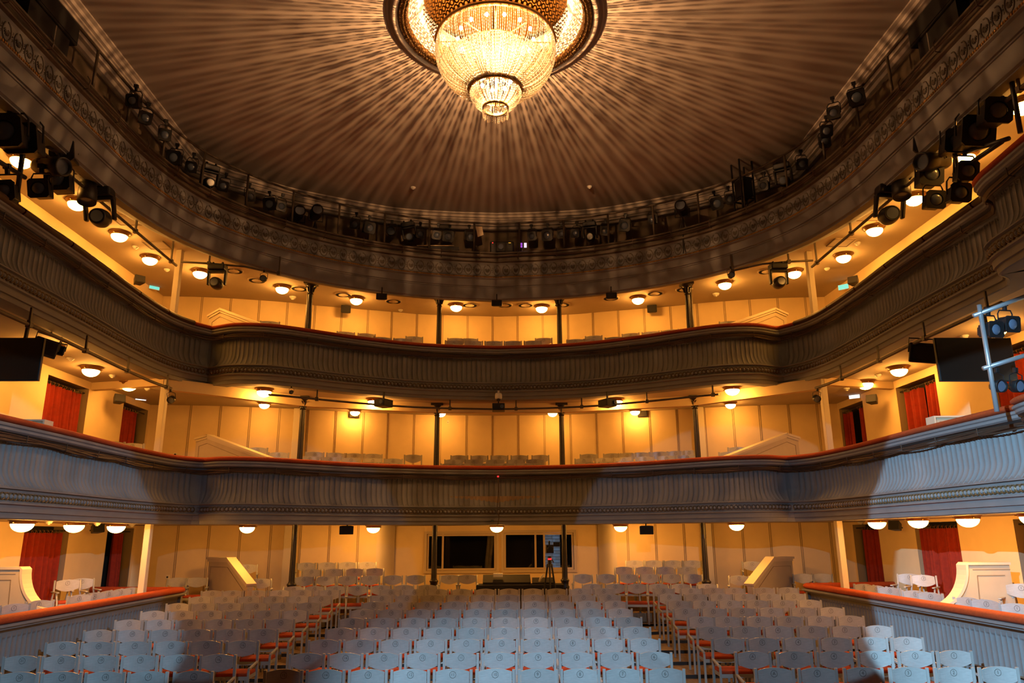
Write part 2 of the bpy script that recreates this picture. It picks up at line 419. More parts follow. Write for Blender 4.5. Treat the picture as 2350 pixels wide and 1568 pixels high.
PLAN2, N2 = balcony(2, C2, S2, 'middle balcony with fluted front, dark red rail and ring moulding')
PLAN3, N3 = balcony(3, C3, None, 'top gallery with palmette frieze and gilt rope bead below the ceiling')

# ------------------------------------------------------------------ setting
# stalls floor in shallow steps
CS = 0.965                                   # chair size
def fz(Y): return 0.16+0.0605*(Y-9.60)
ROWY = [9.60+0.909*i for i in range(-2, 9)]
mb = MB(); rs = MB()
for i, Y in enumerate(ROWY):
    z = fz(Y); y0 = Y-0.55; y1 = (ROWY[i+1]-0.55) if i < len(ROWY)-1 else 17.3
    mb.add([(-7.4, y0, z), (7.4, y0, z), (7.4, y1+.04, z), (-7.4, y1+.04, z)], [(0, 1, 2, 3)])
    rs.add([(-7.4, y0, z), (7.4, y0, z), (7.4, y0, z-0.058), (-7.4, y0, z-0.058)], [(0, 1, 2, 3)])
mb.add([(-7.4, 3, -0.2), (7.4, 3, -0.2), (7.4, ROWY[0]-.55, fz(ROWY[0])-.058), (-7.4, ROWY[0]-.55, fz(ROWY[0])-.058)], [(0, 1, 2, 3)])
structure(mb.build('floor', M['floor'], raw=True)); structure(rs.build('trim_1', M['riser'], raw=True))
# rising steps of the amphitheatre behind the stalls
AROW = [(17.75, 0.013, 0.64), (18.45, 0.020, 0.82), (19.1, 0.0226, 0.96), (19.8, 0.027, 1.09)]     # (distance at the axis, curvature, floor level)
mb = MB()
xs = np.linspace(-8.7, 8.7, 59)
edges = [(17.28, 0.0, 0.64), (17.92, 0.013, 0.64), (17.93, 0.013, 0.82), (18.62, 0.02, 0.82), (18.63, 0.02, 0.96), (19.28, 0.0226, 0.96), (19.29, 0.0226, 1.09), (22.2, 0.027, 1.09)]
mb.grid([[(x, yc-k*x*x, z) for yc, k, z in edges] for x in xs])
structure(mb.build('floor_amphitheatre', M['floor'], raw=True))
for sx, nm in ((-1, 'left'), (1, 'right')):
    mb = MB(); mb.add([(sx*6.62, 6, 0.74), (sx*WX, 6, 0.74), (sx*WX, 17.3, 0.74), (sx*6.62, 17.0, 0.74)], [(0, 1, 2, 3)])
    mb.add([(sx*7.62, 6, 0.72), (sx*7.62, 16.2, 0.72), (sx*7.62, 16.2, 0.93), (sx*7.62, 6, 0.93)], [(0, 1, 2, 3)])
    mb.add([(sx*7.62, 6, 0.93), (sx*7.62, 16.2, 0.93), (sx*WX, 16.2, 0.93), (sx*WX, 6, 0.93)], [(0, 1, 2, 3)])
    structure(mb.build('floor_box_'+nm, M['floor'], raw=True))

# hall ceiling with its cornice
EDGE_C = [(0, 18.38), (1.4, 18.27), (2.8, 18.0), (4.75, 17.1), (5.6, 16.5), (6.15, 16.1)]
EDGE_S = [(6.15, 16.1), (6.66, 15.5), (6.66, 10), (6.66, 2.5)]
ec = resample(catmull(EDGE_C), 0.15); es_ = resample([Vector(p) for p in EDGE_S], 0.2)
edge = ec+es_[1:]; edge = [Vector((-p.x, p.y)) for p in reversed(edge[1:])]+edge
ne = normals(edge)
ring = [(CH.x+1.62*math.cos(a), CH.y+1.62*math.sin(a)) for a in np.linspace(0, 2*PI, 97)]
ZC = 10.80
mb = MB()
# ceiling as two n-gons either side of the oculus
half = len(edge)//2
topi = edge[half]
left = edge[:half+1]; right = edge[half:]
rl = [(CH.x+1.62*math.cos(a), CH.y+1.62*math.sin(a)) for a in np.linspace(PI/2, 1.5*PI, 49)]
rr_ = [(CH.x+1.62*math.cos(a), CH.y+1.62*math.sin(a)) for a in np.linspace(-PI/2, PI/2, 49)]
polyL = [(p.x, p.y) for p in left]+rl+[(CH.x, 2.5)]
polyR = [(p.x, p.y) for p in right]+[(CH.x, 2.5)]+rr_
for poly in (polyL, polyR): mb.add([(x, y, ZC) for x, y in poly], [tuple(range(len(poly)))])
oc = mb.build('ceiling', M['dome']); structure(oc)
mb = MB()
sweep(mb, edge, ne, [(0.0, ZC), (0.03, ZC-0.0), (0.03, ZC-0.03), (-0.03, ZC-0.05), (-0.05, ZC-0.10), (-0.10, ZC-0.11), (-0.10, ZC-0.14), (-0.13, ZC-0.15), (-0.16, ZC-0.22), (-0.20, ZC-0.23), (-0.20, ZC-0.27), (-0.26, ZC-0.28), (-0.30, ZC-0.33), (-0.36, ZC-0.34)])
structure(mb.build('trim_2', M['dome'], raw=True))
# gallery back wall under the cornice
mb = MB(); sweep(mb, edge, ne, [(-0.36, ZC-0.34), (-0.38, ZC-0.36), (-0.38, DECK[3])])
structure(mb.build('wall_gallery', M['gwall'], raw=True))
# side walls
for sx, nm in ((-1, 'left'), (1, 'right')):
    mb = MB(); openings = []
    ys = [2.5, 11.55, 12.85, 14.45, 15.95, 17.5, 18.75, 18.95]
    for z0, z1, top in ((0.6, SOFFIT[1], 2.74), (DECK[1], SOFFIT[2], 5.60), (DECK[2], SOFFIT[3], 8.20)):
        for i in range(7):
            a, b = ys[i], ys[i+1]
            if i in (1, 3, 5): mb.add([(sx*WX, a, top), (sx*WX, b, top), (sx*WX, b, z1), (sx*WX, a, z1)], [(0, 1, 2, 3)])
            else: mb.add([(sx*WX, a, z0), (sx*WX, b, z0), (sx*WX, b, z1), (sx*WX, a, z1)], [(0, 1, 2, 3)])
    structure(mb.build('wall_'+nm, M['wall'], raw=True))
    dn = 1 if sx < 0 else 4
    for t, (z0, z1, top) in enumerate(((0.6, SOFFIT[1], 2.74), (DECK[1], SOFFIT[2], 5.60), (DECK[2], SOFFIT[3], 8.20))):
        for i in (1, 3, 5):
            a, b = ys[i], ys[i+1]; mb = MB(); X0, X1 = sx*WX, sx*(WX+0.32)
            mb.add([(X0, a, z0), (X1, a, z0), (X1, a, top), (X0, a, top)], [(0, 1, 2, 3)])
            mb.add([(X0, b, z0), (X1, b, z0), (X1, b, top), (X0, b, top)], [(0, 1, 2, 3)])
            mb.add([(X0, a, top), (X0, b, top), (X1, b, top), (X1, a, top)], [(0, 1, 2, 3)])
            o = structure(mb.build('door_%d' % (dn+t*6+(i-1)//2), M['seam'], raw=True))
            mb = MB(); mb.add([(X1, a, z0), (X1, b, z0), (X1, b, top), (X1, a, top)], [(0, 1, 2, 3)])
            mb.build('door_panel', M['dark'], o, raw=True)  # black sheet added for the unlit depth behind the doorway
# back walls with panel seams
wp = full_plan(WALLP, None, 0.06); nw = normals(wp)
SW = [0.0]
for a, b in zip(wp, wp[1:]): SW.append(SW[-1]+(b-a).length)
for t, (z0, z1) in enumerate(((0.5, SOFFIT[1]), (DECK[1], SOFFIT[2]), (DECK[2], SOFFIT[3]))):
    if t == 0:
        for sx, nm in ((-1, 'back_left'), (1, 'back_right')):
            idx = [i for i, p in enumerate(wp) if p.x*sx >= 3.12]
            P = [wp[i] for i in idx]; N = [nw[i] for i in idx]
            mb = MB(); sweep(mb, P, N, [(0, z1), (0, z0)])
            structure(mb.build('wall_'+nm, M['wall'], raw=True))
            e = [p for p in P if abs(p.x) == min(abs(q.x) for q in P)][0]
            mb = MB(); mb.grid([[(e.x-sx*0.35*math.sin(a), e.y+0.95*(1-math.cos(a)), z) for z in (z1, z0)] for a in np.linspace(0, PI/2, 9)])
            structure(mb.build('wall_return_'+('left' if sx < 0 else 'right'), M['post'], raw=True, smooth=True))
    else:
        mb = MB(); sweep(mb, wp, nw, [(0, z1), (0, z0)]); structure(mb.build('wall_back_tier_'+('lower' if t == 1 else 'upper'), M['wall'], raw=True))
    sm = MB(); k = 0.33; j = 0
    while k < SW[-1]:
        while j < len(SW)-2 and SW[j+1] < k: j += 1
        p, n = wp[j], nw[j]; tv = Vector((-n.y, n.x))
        if not (t == 0 and abs(p.x) < 3.3):
            for off in (-0.018, 0.018):
                c = p+tv*off+n*0.004
                sm.bar((c.x, c.y, z0), (c.x, c.y, z1), 0.012, 0.012)
        k += 0.715
    structure(sm.build('trim_%d' % (3+t), M['seam'], raw=True))

# ------------------------------------------------------------------ cast iron columns, posts and beams
COLS = [(-4.61, 17.75), (-1.50, 18.75), (1.63, 18.75), (4.76, 17.75)]
CZ = {1: (0.55, SOFFIT[1]), 2: (DECK[1], SOFFIT[2]), 3: (DECK[2], SOFFIT[3])}
WHERE = {1: 'in the stalls', 2: 'on the lowest balcony', 3: 'on the middle balcony'}
CNAME = ['outer column toward the left boxes', 'inner column left of centre', 'inner column right of centre', 'outer column toward the right boxes']
def column(tier, i):
    x, y = COLS[i]; z0, z1 = CZ[tier]; h = z1-z0
    root = thing('column', 'slim dark cast-iron %s %s' % (CNAME[i], WHERE[tier]), 'column', (x, y, z0), group='cast-iron columns')
    mb = MB(); hb = 0.95
    # fluted shaft
    rows = []
    for z, r in ((hb, 0.082), (hb+0.05, 0.068), (h-0.35, 0.060), (h-0.30, 0.058)):
        rows.append([(r*(1-0.09*(k % 2))*math.cos(2*PI*k/24), r*(1-0.09*(k % 2))*math.sin(2*PI*k/24), z) for k in range(24)])
    mb.grid(rows, cv=True); mb.build('shaft', M['iron'], root, raw=True)
    MB().lathe([(0.0, 0), (0.12, 0), (0.12, 0.05), (0.09, 0.1), (0.085, hb-0.22), (0.10, hb-0.2), (0.105, hb-0.16), (0.085, hb-0.13), (0.088, hb-0.05), (0.105, hb-0.03), (0.10, hb), (0.07, hb+0.02)], 20).build('base', M['iron'], root, smooth=True)
    if tier == 1:
        MB().cyl((0, 0, h-0.36), (0, 0, h), 0.062, n=20).build('capital', M['iron'], root); return
    cap = MB().lathe([(0.058, h-0.32), (0.075, h-0.30), (0.06, h-0.28), (0.065, h-0.18), (0.10, h-0.10), (0.13, h-0.075), (0.13, h-0.06), (0, h-0.06)], 20)
    cap.box((0, 0, h-0.03), (0.30, 0.30, 0.06))
    for k in range(8):
        a = 2*PI*k/8; cap.tube([(0.065*math.cos(a), 0.065*math.sin(a), h-0.25), (0.095*math.cos(a), 0.095*math.sin(a), h-0.14), (0.14*math.cos(a), 0.14*math.sin(a), h-0.12)], [0.02, 0.022, 0.008], 5)
    cap.build('capital', M['iron'], root)
for t in (1, 2, 3):
    for i in range(4): column(t, i)
PZ = {1: (0.72, SOFFIT[1]), 2: (DECK[1], SOFFIT[2]), 3: (DECK[2], SOFFIT[3])}
for t in (1, 2, 3):
    for sx in (-1, 1):
        z0, z1 = PZ[t]
        root = thing('post', 'square cream post at the %s end of the side boxes %s' % ('left' if sx < 0 else 'right', WHERE[t]), 'post', (sx*6.97, 15.62, z0), group='square cream posts')
        MB().box((0, 0, (z1-z0)/2), (0.12, 0.14, z1-z0)).build('shaft', M['post'], root, bevel=0.008)
# beams under the two upper soffits, from post to column to column
for t, zb in ((2, 5.52),):
    pts = [(-WX, 16.1), (-6.97, 15.62)]+COLS+[(6.97, 15.62), (WX, 16.1)]
    mb = MB()
    for a, b in zip(pts, pts[1:]):
        d = Vector(b)-Vector(a); ang = math.atan2(d.y, d.x)
        lo = zb if abs(a[0]) < 7.5 and abs(b[0]) < 7.5 else 5.60
        mb.box(((a[0]+b[0])/2, (a[1]+b[1])/2, (lo+SOFFIT[t]-.001)/2), (d.length+0.02, 0.16, SOFFIT[t]-lo-.002), Matrix.Rotation(ang, 3, 'Z'))
    structure(mb.build('trim_%d' % (5+t), M['wall']))

# ------------------------------------------------------------------ globe ceiling lamps
lamp0 = None
def lamp(p, label, s=1.0):
    global lamp0
    if lamp0 is None:
        lamp0 = thing('ceiling_lamp', label, 'lamp', p, group='globe ceiling lamps')
        MB().lathe([(0, 0), (0.205, 0), (0.21, -0.012), (0.195, -0.028), (0.18, -0.035), (0.172, -0.075), (0.15, -0.08), (0.15, -0.06)], 32).build('fixture_ring', M['brass'], lamp0, smooth=True)
        MB().lathe([(0.158*math.cos(a), -0.072-0.125*math.sin(a)) for a in np.linspace(0, PI/2, 9)], 24).build('globe', M['globe'], lamp0, smooth=True)
        for i in range(3):
            a = 2*PI*i/3+0.4; MB().cyl((0.17*math.cos(a), 0.17*math.sin(a), -0.055), (0.205*math.cos(a), 0.205*math.sin(a), -0.055), 0.009, n=8).build('set_screw', M['brass'], lamp0)
        o = lamp0
    else: o = dup(lamp0, p, 0, label)
    o.scale = (s, s, s); return o
ORDL = ['first', 'second', 'third', 'fourth', 'fifth']
def lamps(pix, z, txt, s=1.0):
    for i, (x, y) in enumerate(pix):
        p = at_z(x, y, z); lamp((p.x, p.y, z), txt[i], s)
for sx, nm, pix in ((-1, 'left', [(53, 1193), (172, 1195), (268, 1200)]), (1, 'right', [(2220, 1186), (2106, 1190), (2012, 1195)])):
    for i, (x, y) in enumerate(pix):
        p = at_x(x, y, sx*7.2); lamp((p.x, p.y, SOFFIT[1]), 'lit globe lamp over the %s stalls box, %s from the stage' % (nm, ORDL[i+(sx > 0)]))
lamp((7.2, 10.2, SOFFIT[1]), 'lit globe lamp over the right stalls box, first from the stage')
for x, y, Y, tx in ((568, 1204, 17.0, 'lit globe lamp above the stair parapet on the left of the stalls'), (857, 1206, 19.1, 'lit globe lamp beside the bright return left of the control window'),
                    (1140, 1209, 18.9, 'lit globe lamp over the mixing desk in front of the control windows'), (1424, 1205, 19.1, 'lit globe lamp beside the bright return right of the control window'), (1690, 1202, 17.0, 'lit globe lamp above the stair parapet on the right of the stalls')):
    p = at_y(x, y, Y); lamp((p.x, p.y, SOFFIT[1]), tx)
lamps([(115, 790), (210, 842), (297, 877), (607, 892), (860, 915)], SOFFIT[2], ['lit globe lamp under the middle balcony, half hidden by the left screen'] + ['lit globe lamp, left under the middle balcony, %s' % s for s in ('beside the nearer curtain', 'beside the wall speaker', 'in front of the stair parapet bay', 'next to the black projector left of centre')])
lamps([(1413, 915), (1680, 888), (1985, 874), (2062, 842), (2285, 745)], SOFFIT[2], ['lit globe lamp, right under the middle balcony, %s' % s for s in ('next to the black projector right of centre', 'in front of the stair parapet bay', 'beside the wall speaker', 'beside the nearer curtain', 'behind the spotlights on the pipe frame')])
lamps([(607, 924), (1676, 924), (815, 941), (1457, 940)], SOFFIT[2], ['small lit globe lamp deep under the middle balcony %s' % s for s in ('behind the left beam', 'behind the right beam', 'above the left wall speaker', 'above the right wall speaker')], 0.8)
for x, tx in ((1012, 'lit globe lamp tucked behind the lowest balcony beam, left of the centre bay'), (1268, 'lit globe lamp tucked behind the lowest balcony beam, right of the centre bay')):
    p = at_y(x, 944, 19.9); lamp((p.x, p.y, SOFFIT[2]), tx, 0.8)
lamps([(50, 360), (178, 460), (275, 534), (345, 589), (460, 621), (648, 657), (818, 683), (1047, 699)], SOFFIT[3], ['lit globe lamp under the top gallery, left side, %s' % s for s in ('behind the pipe frame', 'partly behind a spotlight barrel', 'by the square hatch', 'second from the corner post', 'beside the hanging moving head', 'beside the small black spotlight', 'between the black columns', 'just left of centre')])
lamps([(1243, 702), (1464, 682), (1663, 647), (1822, 621), (1935, 584), (2006, 521), (2097, 449), (2212, 354), (2345, 234)], SOFFIT[3], ['lit globe lamp under the top gallery, right side, %s' % s for s in ('just right of centre', 'between the black columns', 'beside the round vent', 'behind the hanging moving head', 'second from the corner post', 'by the square hatch', 'under the spotlight barrel', 'behind the spotlight cluster', 'above the stage box')])

# ------------------------------------------------------------------ chairs
def digits_mesh(txt):
    cu = bpy.data.curves.new('n', 'FONT'); cu.body = txt; cu.size = 0.056 if len(txt) < 2 else 0.047; cu.align_x = 'CENTER'; cu.align_y = 'CENTER'
    o = bpy.data.objects.new('n', cu); COL.objects.link(o)
    dg = bpy.context.evaluated_depsgraph_get(); me = bpy.data.meshes.new_from_object(o.evaluated_get(dg))
    vs = [(v.co.x, 0.0, v.co.y) for v in me.vertices]; fs = [tuple(p.vertices) for p in me.polygons]
    bpy.data.objects.remove(o); bpy.data.curves.remove(cu)
    return vs, fs
BADGE = {}
def badge_mesh(txt):
    if txt not in BADGE:
        mb = MB(); vs, fs = digits_mesh(txt); mb.add(vs, fs)
        n = 24; q = []; f = []
        for i in range(n):
            a = 2*PI*i/n
            for r in (0.036, 0.041): q.append((r*math.cos(a), 0.0, r*math.sin(a)))
        for i in range(n): f.append((2*i, 2*i+1, 2*((i+1) % n)+1, 2*((i+1) % n)))
        mb.add(q, f)
        me = bpy.data.meshes.new('number_badge'); me.from_pydata(mb.v, [], mb.f); me.materials.append(M['badge']); BADGE[txt] = me
    return BADGE[txt]
def board(w, zt, zb, arch, belly, dip, y0, thick=0.014):
    mb = MB(); rf, rb = [], []
    for i in range(13):
        t = -1+2*i/12; x = t*w; yb = y0+dip*(1-t*t)
        top = zt-arch*t*t; bot = zb+belly*abs(t)**1.8
        rf.append([(x, yb, bot+(top-bot)*k/5) for k in range(6)]); rb.append([(x, yb+thick, bot+(top-bot)*k/5) for k in range(6)])
    mb.grid(rf); mb.grid([r[::-1] for r in rb])
    for k in (0, 5): mb.grid([[a[k], b[k]] for a, b in zip(rf, rb)])
    for r in (0, 12): mb.grid([rf[r], rb[r]])
    return mb
def make_chair(kind):
    """kind: 'stalls' (low side rail) or 'arm' (curved armrests). Faces -Y, origin on the floor under the back"""
    t = thing('theatre_chair', 'x', 'chair')
    bd = board(0.205, 0.852, 0.628, 0.028, 0.062, 0.035, -0.03)
    back = bd.build('backrest', M['chair'], t, smooth=False)
    bg = link('number_badge', badge_mesh('1'), back); bg.location = (0, -0.003+0.0, 0.783); bg.location.y = 0.005-0.003
    MB().box((0, -0.225, 0.445), (0.45, 0.40, 0.055)).build('seat', M['seat'], t, bevel=0.02, seg=3, smooth=True)
    fr = MB().grid([[(sx_*a, -0.225+sy_*(b), z) for a, b, z in ((.225, .205, .375), (.225, .205, .425), (.205, .185, .425), (.205, .185, .375))] for sx_, sy_ in ((-1, -1), (1, -1), (1, 1), (-1, 1))], cu=True, cv=True)
    fr.build('seat_frame', M['chairframe'], t)
    for sx in (-1, 1):
        if kind == 'stalls':
            MB().bar((sx*0.232, 0.02, 0), (sx*0.228, -0.012, 0.845), 0.034, 0.03).build('leg', M['chairframe'], t)
            MB().bar((sx*0.236, -0.42, 0), (sx*0.236, -0.42, 0.50), 0.03, 0.03).build('leg', M['chairframe'], t)
            a = MB().bar((sx*0.236, 0.0, 0.565), (sx*0.236, -0.43, 0.515), 0.028, 0.022); a.cyl((sx*0.236, -0.40, 0.53), (sx*0.236, -0.40, 0.545), 0.012, n=8)
            a.build('side_rail', M['chairframe'], t)
        else:
            MB().tube([(sx*0.245, 0.04, 0), (sx*0.245, 0.02, 0.40), (sx*0.24, -0.03, 0.56), (sx*0.228, -0.01, 0.66), (sx*0.226, 0.005, 0.845)], 0.019, 6).build('leg', M['chairframe'], t, smooth=True)
            MB().tube([(sx*0.245, -0.43, 0), (sx*0.245, -0.43, 0.34), (sx*0.245, -0.40, 0.46), (sx*0.245, -0.33, 0.54), (sx*0.25, -0.30, 0.62)], 0.018, 6).build('leg', M['chairframe'], t, smooth=True)
            MB().box((sx*0.25, -0.20, 0.632), (0.05, 0.42, 0.024)).build('armrest', M['chairframe'], t, bevel=0.008)
    return t
PROTO = {'stalls': make_chair('stalls'), 'arm': make_chair('arm')}
PUSED = {}
NCH = 0
def chair(kind, loc, rz, num, label, group):
    global NCH
    p = PROTO[kind]
    if kind not in PUSED:
        PUSED[kind] = 1; KIDS[p.name] = list(p.children)
        for k in KIDS[p.name]: KIDS[k.name] = list(k.children)
        p.location = loc; p.rotation_euler = (0, 0, rz); p['label'] = label; p['group'] = group; c = p
    else: c = dup(p, loc, rz, label, group)
    c.scale = (CS, CS, CS)
    for k in c.children:
        if k.name.startswith('backrest'):
            if num: k.children[0].data = badge_mesh(num)
            elif k.children: bpy.data.objects.remove(k.children[0])
    NCH += 1
    return c
S_ = 5.875
c15 = [(647, 1358), (968, 1127), (1205, 935), (1430, 768), (1597, 625), (1740, 503), (1890, 398), (2010, 300), (2110, 228)]
c6 = [(1347, 1350), (1200, 1122), (1060, 930), (945, 765), (830, 620), (712, 500), (655, 395), (565, 300), (503, 222)]
c10 = [(1285, 1363), (1335, 1132), (1385, 940), (1408, 775), (1418, 628), (1425, 503), (1455, 397), (1455, 305), (1465, 228)]
L = [[458.3, 355.7, 258.7, 160.8, 63.8, -37], [510.5, 421.7, 333, 243.4, 152.3, 63.8], [563, 480, 399.6, 316.6, 234, 151.5], [608, 532, 457.4, 383, 307.7, 232], [646.4, 576.6, 506.8, 438, 368, 297.9],
     [678.7, 614.9, 550.2, 484.7, 418.6, 352.8], [709, 648, 586.8, 527.6, 467, 407], [735.7, 683, 626.8, 570.6, 513, 457], [754, 690.6, 639, 585, 530, 482]]
Rr = [[1764, 1860.4, 1962, 2063, 2164, 2262], [1718.6, 1811.6, 1901, 1992, 2083, 2169.5], [1664, 1742.6, 1823.8, 1905.5, 1987, 2067], [1629, 1705.5, 1780, 1855.8, 1931, 2004.5], [1607, 1666.4, 1737, 1806, 1875, 1944.7],
      [1572.9, 1636.6, 1702, 1767.7, 1839.7, 1903.8], [1557.5, 1614.5, 1675.2, 1736.7, 1795.7, 1856], [1537.4, 1597, 1654, 1708.6, 1766, 1823], [1525.5, 1587.7, 1639.5, 1687, 1755, 1810]]
ROWN = ['first', 'second', 'third', 'fourth', 'fifth', 'sixth', 'seventh', 'eighth', 'last']
for i in range(9):
    Y = ROWY[i+2]; z = fz(Y)
    X15 = at_z(540+c15[i][0]/S_, 1320+c15[i][1]/S_, z+0.755); X6 = at_z(1300+c6[i][0]/S_, 1320+c6[i][1]/S_, z+0.755)
    for k in range(10):
        n = 15-k; X = X15.x+(X6.x-X15.x)*k/9
        yy = Y-0.030*(X-0.2)
        chair('stalls', (X, yy+0.0, z), math.radians(-1.5)+random.uniform(-.02, .02), str(n), 'grey wooden chair numbered %s in the %s row of the centre stalls block' % (NUM[n], ROWN[i]), 'centre stalls chairs')
    for k in range(6):
        px = L[i][k]; n = 16+k
        p = at_y(px, 1400, Y+0.03)
        chair('stalls', (p.x, Y+0.04+0.006*k, z), random.uniform(-.02, .02)+0.03, str(n), 'grey wooden chair numbered %s in the %s row of the left stalls block' % (NUM[n], ROWN[i]), 'left stalls chairs')
        px = Rr[i][k]; nm = 'A' if k == 0 else str(6-k)
        p = at_y(px, 1400, Y-0.1)
        chair('stalls', (p.x, Y-0.10-0.01*k, z), random.uniform(-.02, .02)-0.03, nm, 'grey wooden chair %s in the %s row of the right stalls block' % ('lettered A' if k == 0 else 'numbered '+NUM[6-k], ROWN[i]), 'right stalls chairs')
def arow(pix, row, nums, txt):
    yc, k, zf = AROW[row]
    for (x, y), n, lb in zip(pix, nums, txt):
        p = on_arc(x, y, yc, k)
        chair('arm', (p.x, p.y, zf), -math.atan(2*max(k, .03)*p.x), n, lb, 'amphitheatre chairs')
def albl(row, side, n): return ['tan-lit armchair %s along the %s amphitheatre row, %s side, counted from the centre' % (ORD[k+1], row, side) for k in range(n)]
arow([(980.6, 1342), (927, 1343), (875, 1344), (821, 1345), (770.6, 1346), (722, 1348), (674.6, 1350)], 0, ['11', '12', '13', '14', '15', '16', '17'], albl('front', 'left', 7))
arow([(1358.8, 1342), (1412, 1342), (1461.4, 1342), (1510, 1343), (1561.7, 1343), (1623, 1346)], 0, ['6', '5', '4', '3', '2', '1'], albl('front', 'right', 6))
arow([(1072.3, 1318), (1031.5, 1318), (953.8, 1319), (901.7, 1319), (849.6, 1320), (798, 1321), (748.3, 1322), (697.7, 1323)], 1, ['9', '10', '11', '12', '13', '14', '15', '16'], albl('second', 'left', 8))
arow([(1337.7, 1318), (1391.3, 1317), (1441.9, 1317), (1490.9, 1317), (1540.7, 1318), (1588, 1319)], 1, ['6', '5', '4', '3', '2', '1'], albl('second', 'right', 6))
arow([(860, 1303), (813.8, 1304), (766, 1304), (715.5, 1306)], 2, ['7', '8', '9', '10'], albl('third', 'left', 4))
arow([(1431.5, 1302), (1479.4, 1302), (1527.3, 1302), (1577, 1304)], 2, ['5', '4', '3', '2'], albl('third', 'right', 4))
arow([(843, 1289), (797, 1289), (750, 1290), (703, 1291)], 3, ['7', '8', '9', '10'], albl('back', 'left', 4))
arow([(1456.4, 1288), (1500.5, 1288), (1544.5, 1288), (1589, 1290)], 3, ['5', '4', '3', '2'], albl('back', 'right', 4))
for x, y, Y, n, lb in ((601, 1308, 17.3, '3', 'pale armchair just behind the left stair parapet, in front of a second one'), (569, 1284, 18.2, '4', 'pale armchair at the back wall behind the left stair parapet'),
                       (410.7, 1310, 17.9, '', 'pale armchair outside the left stair parapet, nearer the square post'), (454, 1312, 17.9, '', 'pale armchair outside the left stair parapet, against its panel'),
                       (1694.5, 1306, 17.3, '2', 'pale armchair just behind the right stair parapet, in front of a second one'), (1726, 1291, 18.2, '6', 'pale armchair at the back wall behind the right stair parapet'),
                       (1843, 1321, 17.9, '', 'pale armchair outside the right stair parapet, against its panel'), (1886, 1318, 17.9, '', 'pale armchair outside the right stair parapet, nearer the square post')):
    p = at_y(x, y, Y); zf = 1.09 if Y > 18 else 0.82
    structure(MB().box((p.x, p.y-0.2, (p.z-0.852*CS+0.5)/2), (0.6, 0.9, p.z-0.852*CS-0.5)).build('floor_plinth', M['floor'])) if False else None
    chair('arm', (p.x, p.y, zf), -0.25*(1 if p.x > 0 else -1), n, lb, 'amphitheatre side chairs')
# side boxes in the stalls
SIDE = {-1: 'left', 1: 'right'}
for sx, X, pix, row in ((-1, 7.25, [(35, 1379), (92, 1372), (185, 1354), (220, 1350), (252, 1346), (280, 1341), (303, 1338)], 'front'), (1, 7.25, [(2330, 1373), (2260, 1366), (2220, 1362), (2133, 1352), (2098, 1348), (2040, 1340), (2010, 1337), (1982, 1334)], 'front'),
                       (-1, 8.15, [(159, 1312), (191, 1311)], 'back'), (1, 8.15, [(2340, 1329), (2286, 1325), (2117, 1310), (2085, 1308)], 'back')):
    for k, (x, y) in enumerate(pix):
        p = at_x(x, y, sx*X)
        chair('arm' if row == 'back' else 'stalls', (p.x, p.y, 0.93 if row == 'back' else 0.74), -sx*(0.75 if row == 'back' else 1.1), str(k+1), 'grey chair in the %s row of the %s stalls box, %s from the stage' % (row, SIDE[sx], ORD[k+1]), 'stalls box chairs')
# balcony rows: only the tops of the backs rise above the rail
BK = 0.045
def brow(pix, yc, txt, zf):
    for k, (x, y) in enumerate(pix):
        p = on_arc(x, y, yc, BK)
        chair('stalls', (p.x, p.y, zf), -math.atan(2*BK*p.x), str(1+(k*3+len(pix)) % 12), txt(k), 'balcony chairs')
BSTEP = {}
def bstep(tier, rows):
    """raised steps under the rows of a balcony, level from the sight line over the rail"""
    out = []
    for i, (px, py, yc) in enumerate(rows):
        zf = on_arc(px, py, yc, BK).z-0.852*CS; out.append(zf)
    mb = MB(); ed = []
    for i, (zf, (px, py, yc)) in enumerate(zip(out, rows)):
        y0 = yc-0.52 if i == 0 else yc-0.47; y1 = rows[i+1][2]-0.48 if i+1 < len(rows) else 20.65
        if i == 0: ed.append((y0-.01, DECK[tier]))
        ed += [(y0, zf), (y1, zf)]
    mb.grid([[(x, yc-BK*x*x, z) for yc, z in ed] for x in np.linspace(-5.6, 5.6, 41)])
    structure(mb.build('floor_balcony_steps', M['floor'], raw=True))
    return out
F1 = bstep(1, [(1140, 1063.5, 18.62), (1140, 1054.5, 19.25), (1140, 1045, 19.9)])
F2 = bstep(2, [(1140, 782.5, 18.85), (1140, 777, 19.6)])
def z7(l, ox=700, oy=700, s=2.611): return [(ox+a/s, oy+b/s) for a, b in l]
def bl(tier, bay, row): return lambda k: 'chair back over the %s balcony rail, %s bay, %s row, %s from the bay edge' % (tier, bay, row, ORD[k+1])
brow(z7([(120, 920), (248, 925), (378, 932), (505, 937)]), 18.62, bl('lowest', 'left', 'front'), F1[0])
brow(z7([(30, 895), (155, 897), (278, 905), (408, 910), (530, 890)]), 19.25, bl('lowest', 'left', 'middle'), F1[1])
brow(z7([(60, 870), (185, 876), (300, 880), (410, 888), (648, 890)]), 19.9, bl('lowest', 'left', 'back'), F1[2])
brow(z7([(870, 946), (945, 947), (1070, 946), (1195, 947), (1320, 948)]), 18.62, bl('lowest', 'centre', 'front'), F1[0])
brow(z7([(890, 923), (1010, 924), (1140, 923), (1262, 924), (1380, 923)]), 19.25, bl('lowest', 'centre', 'middle'), F1[1])
brow(z7([(925, 904), (1045, 901), (1165, 901), (1285, 896), (1410, 899)]), 19.9, bl('lowest', 'centre', 'back'), F1[2])
brow(z7([(1685, 938), (1815, 936), (1950, 930), (2070, 924), (2200, 917)]), 18.62, bl('lowest', 'right', 'front'), F1[0])
brow(z7([(1670, 916), (1790, 914), (1910, 910), (2035, 904), (2165, 900), (2290, 893)]), 19.25, bl('lowest', 'right', 'middle'), F1[1])
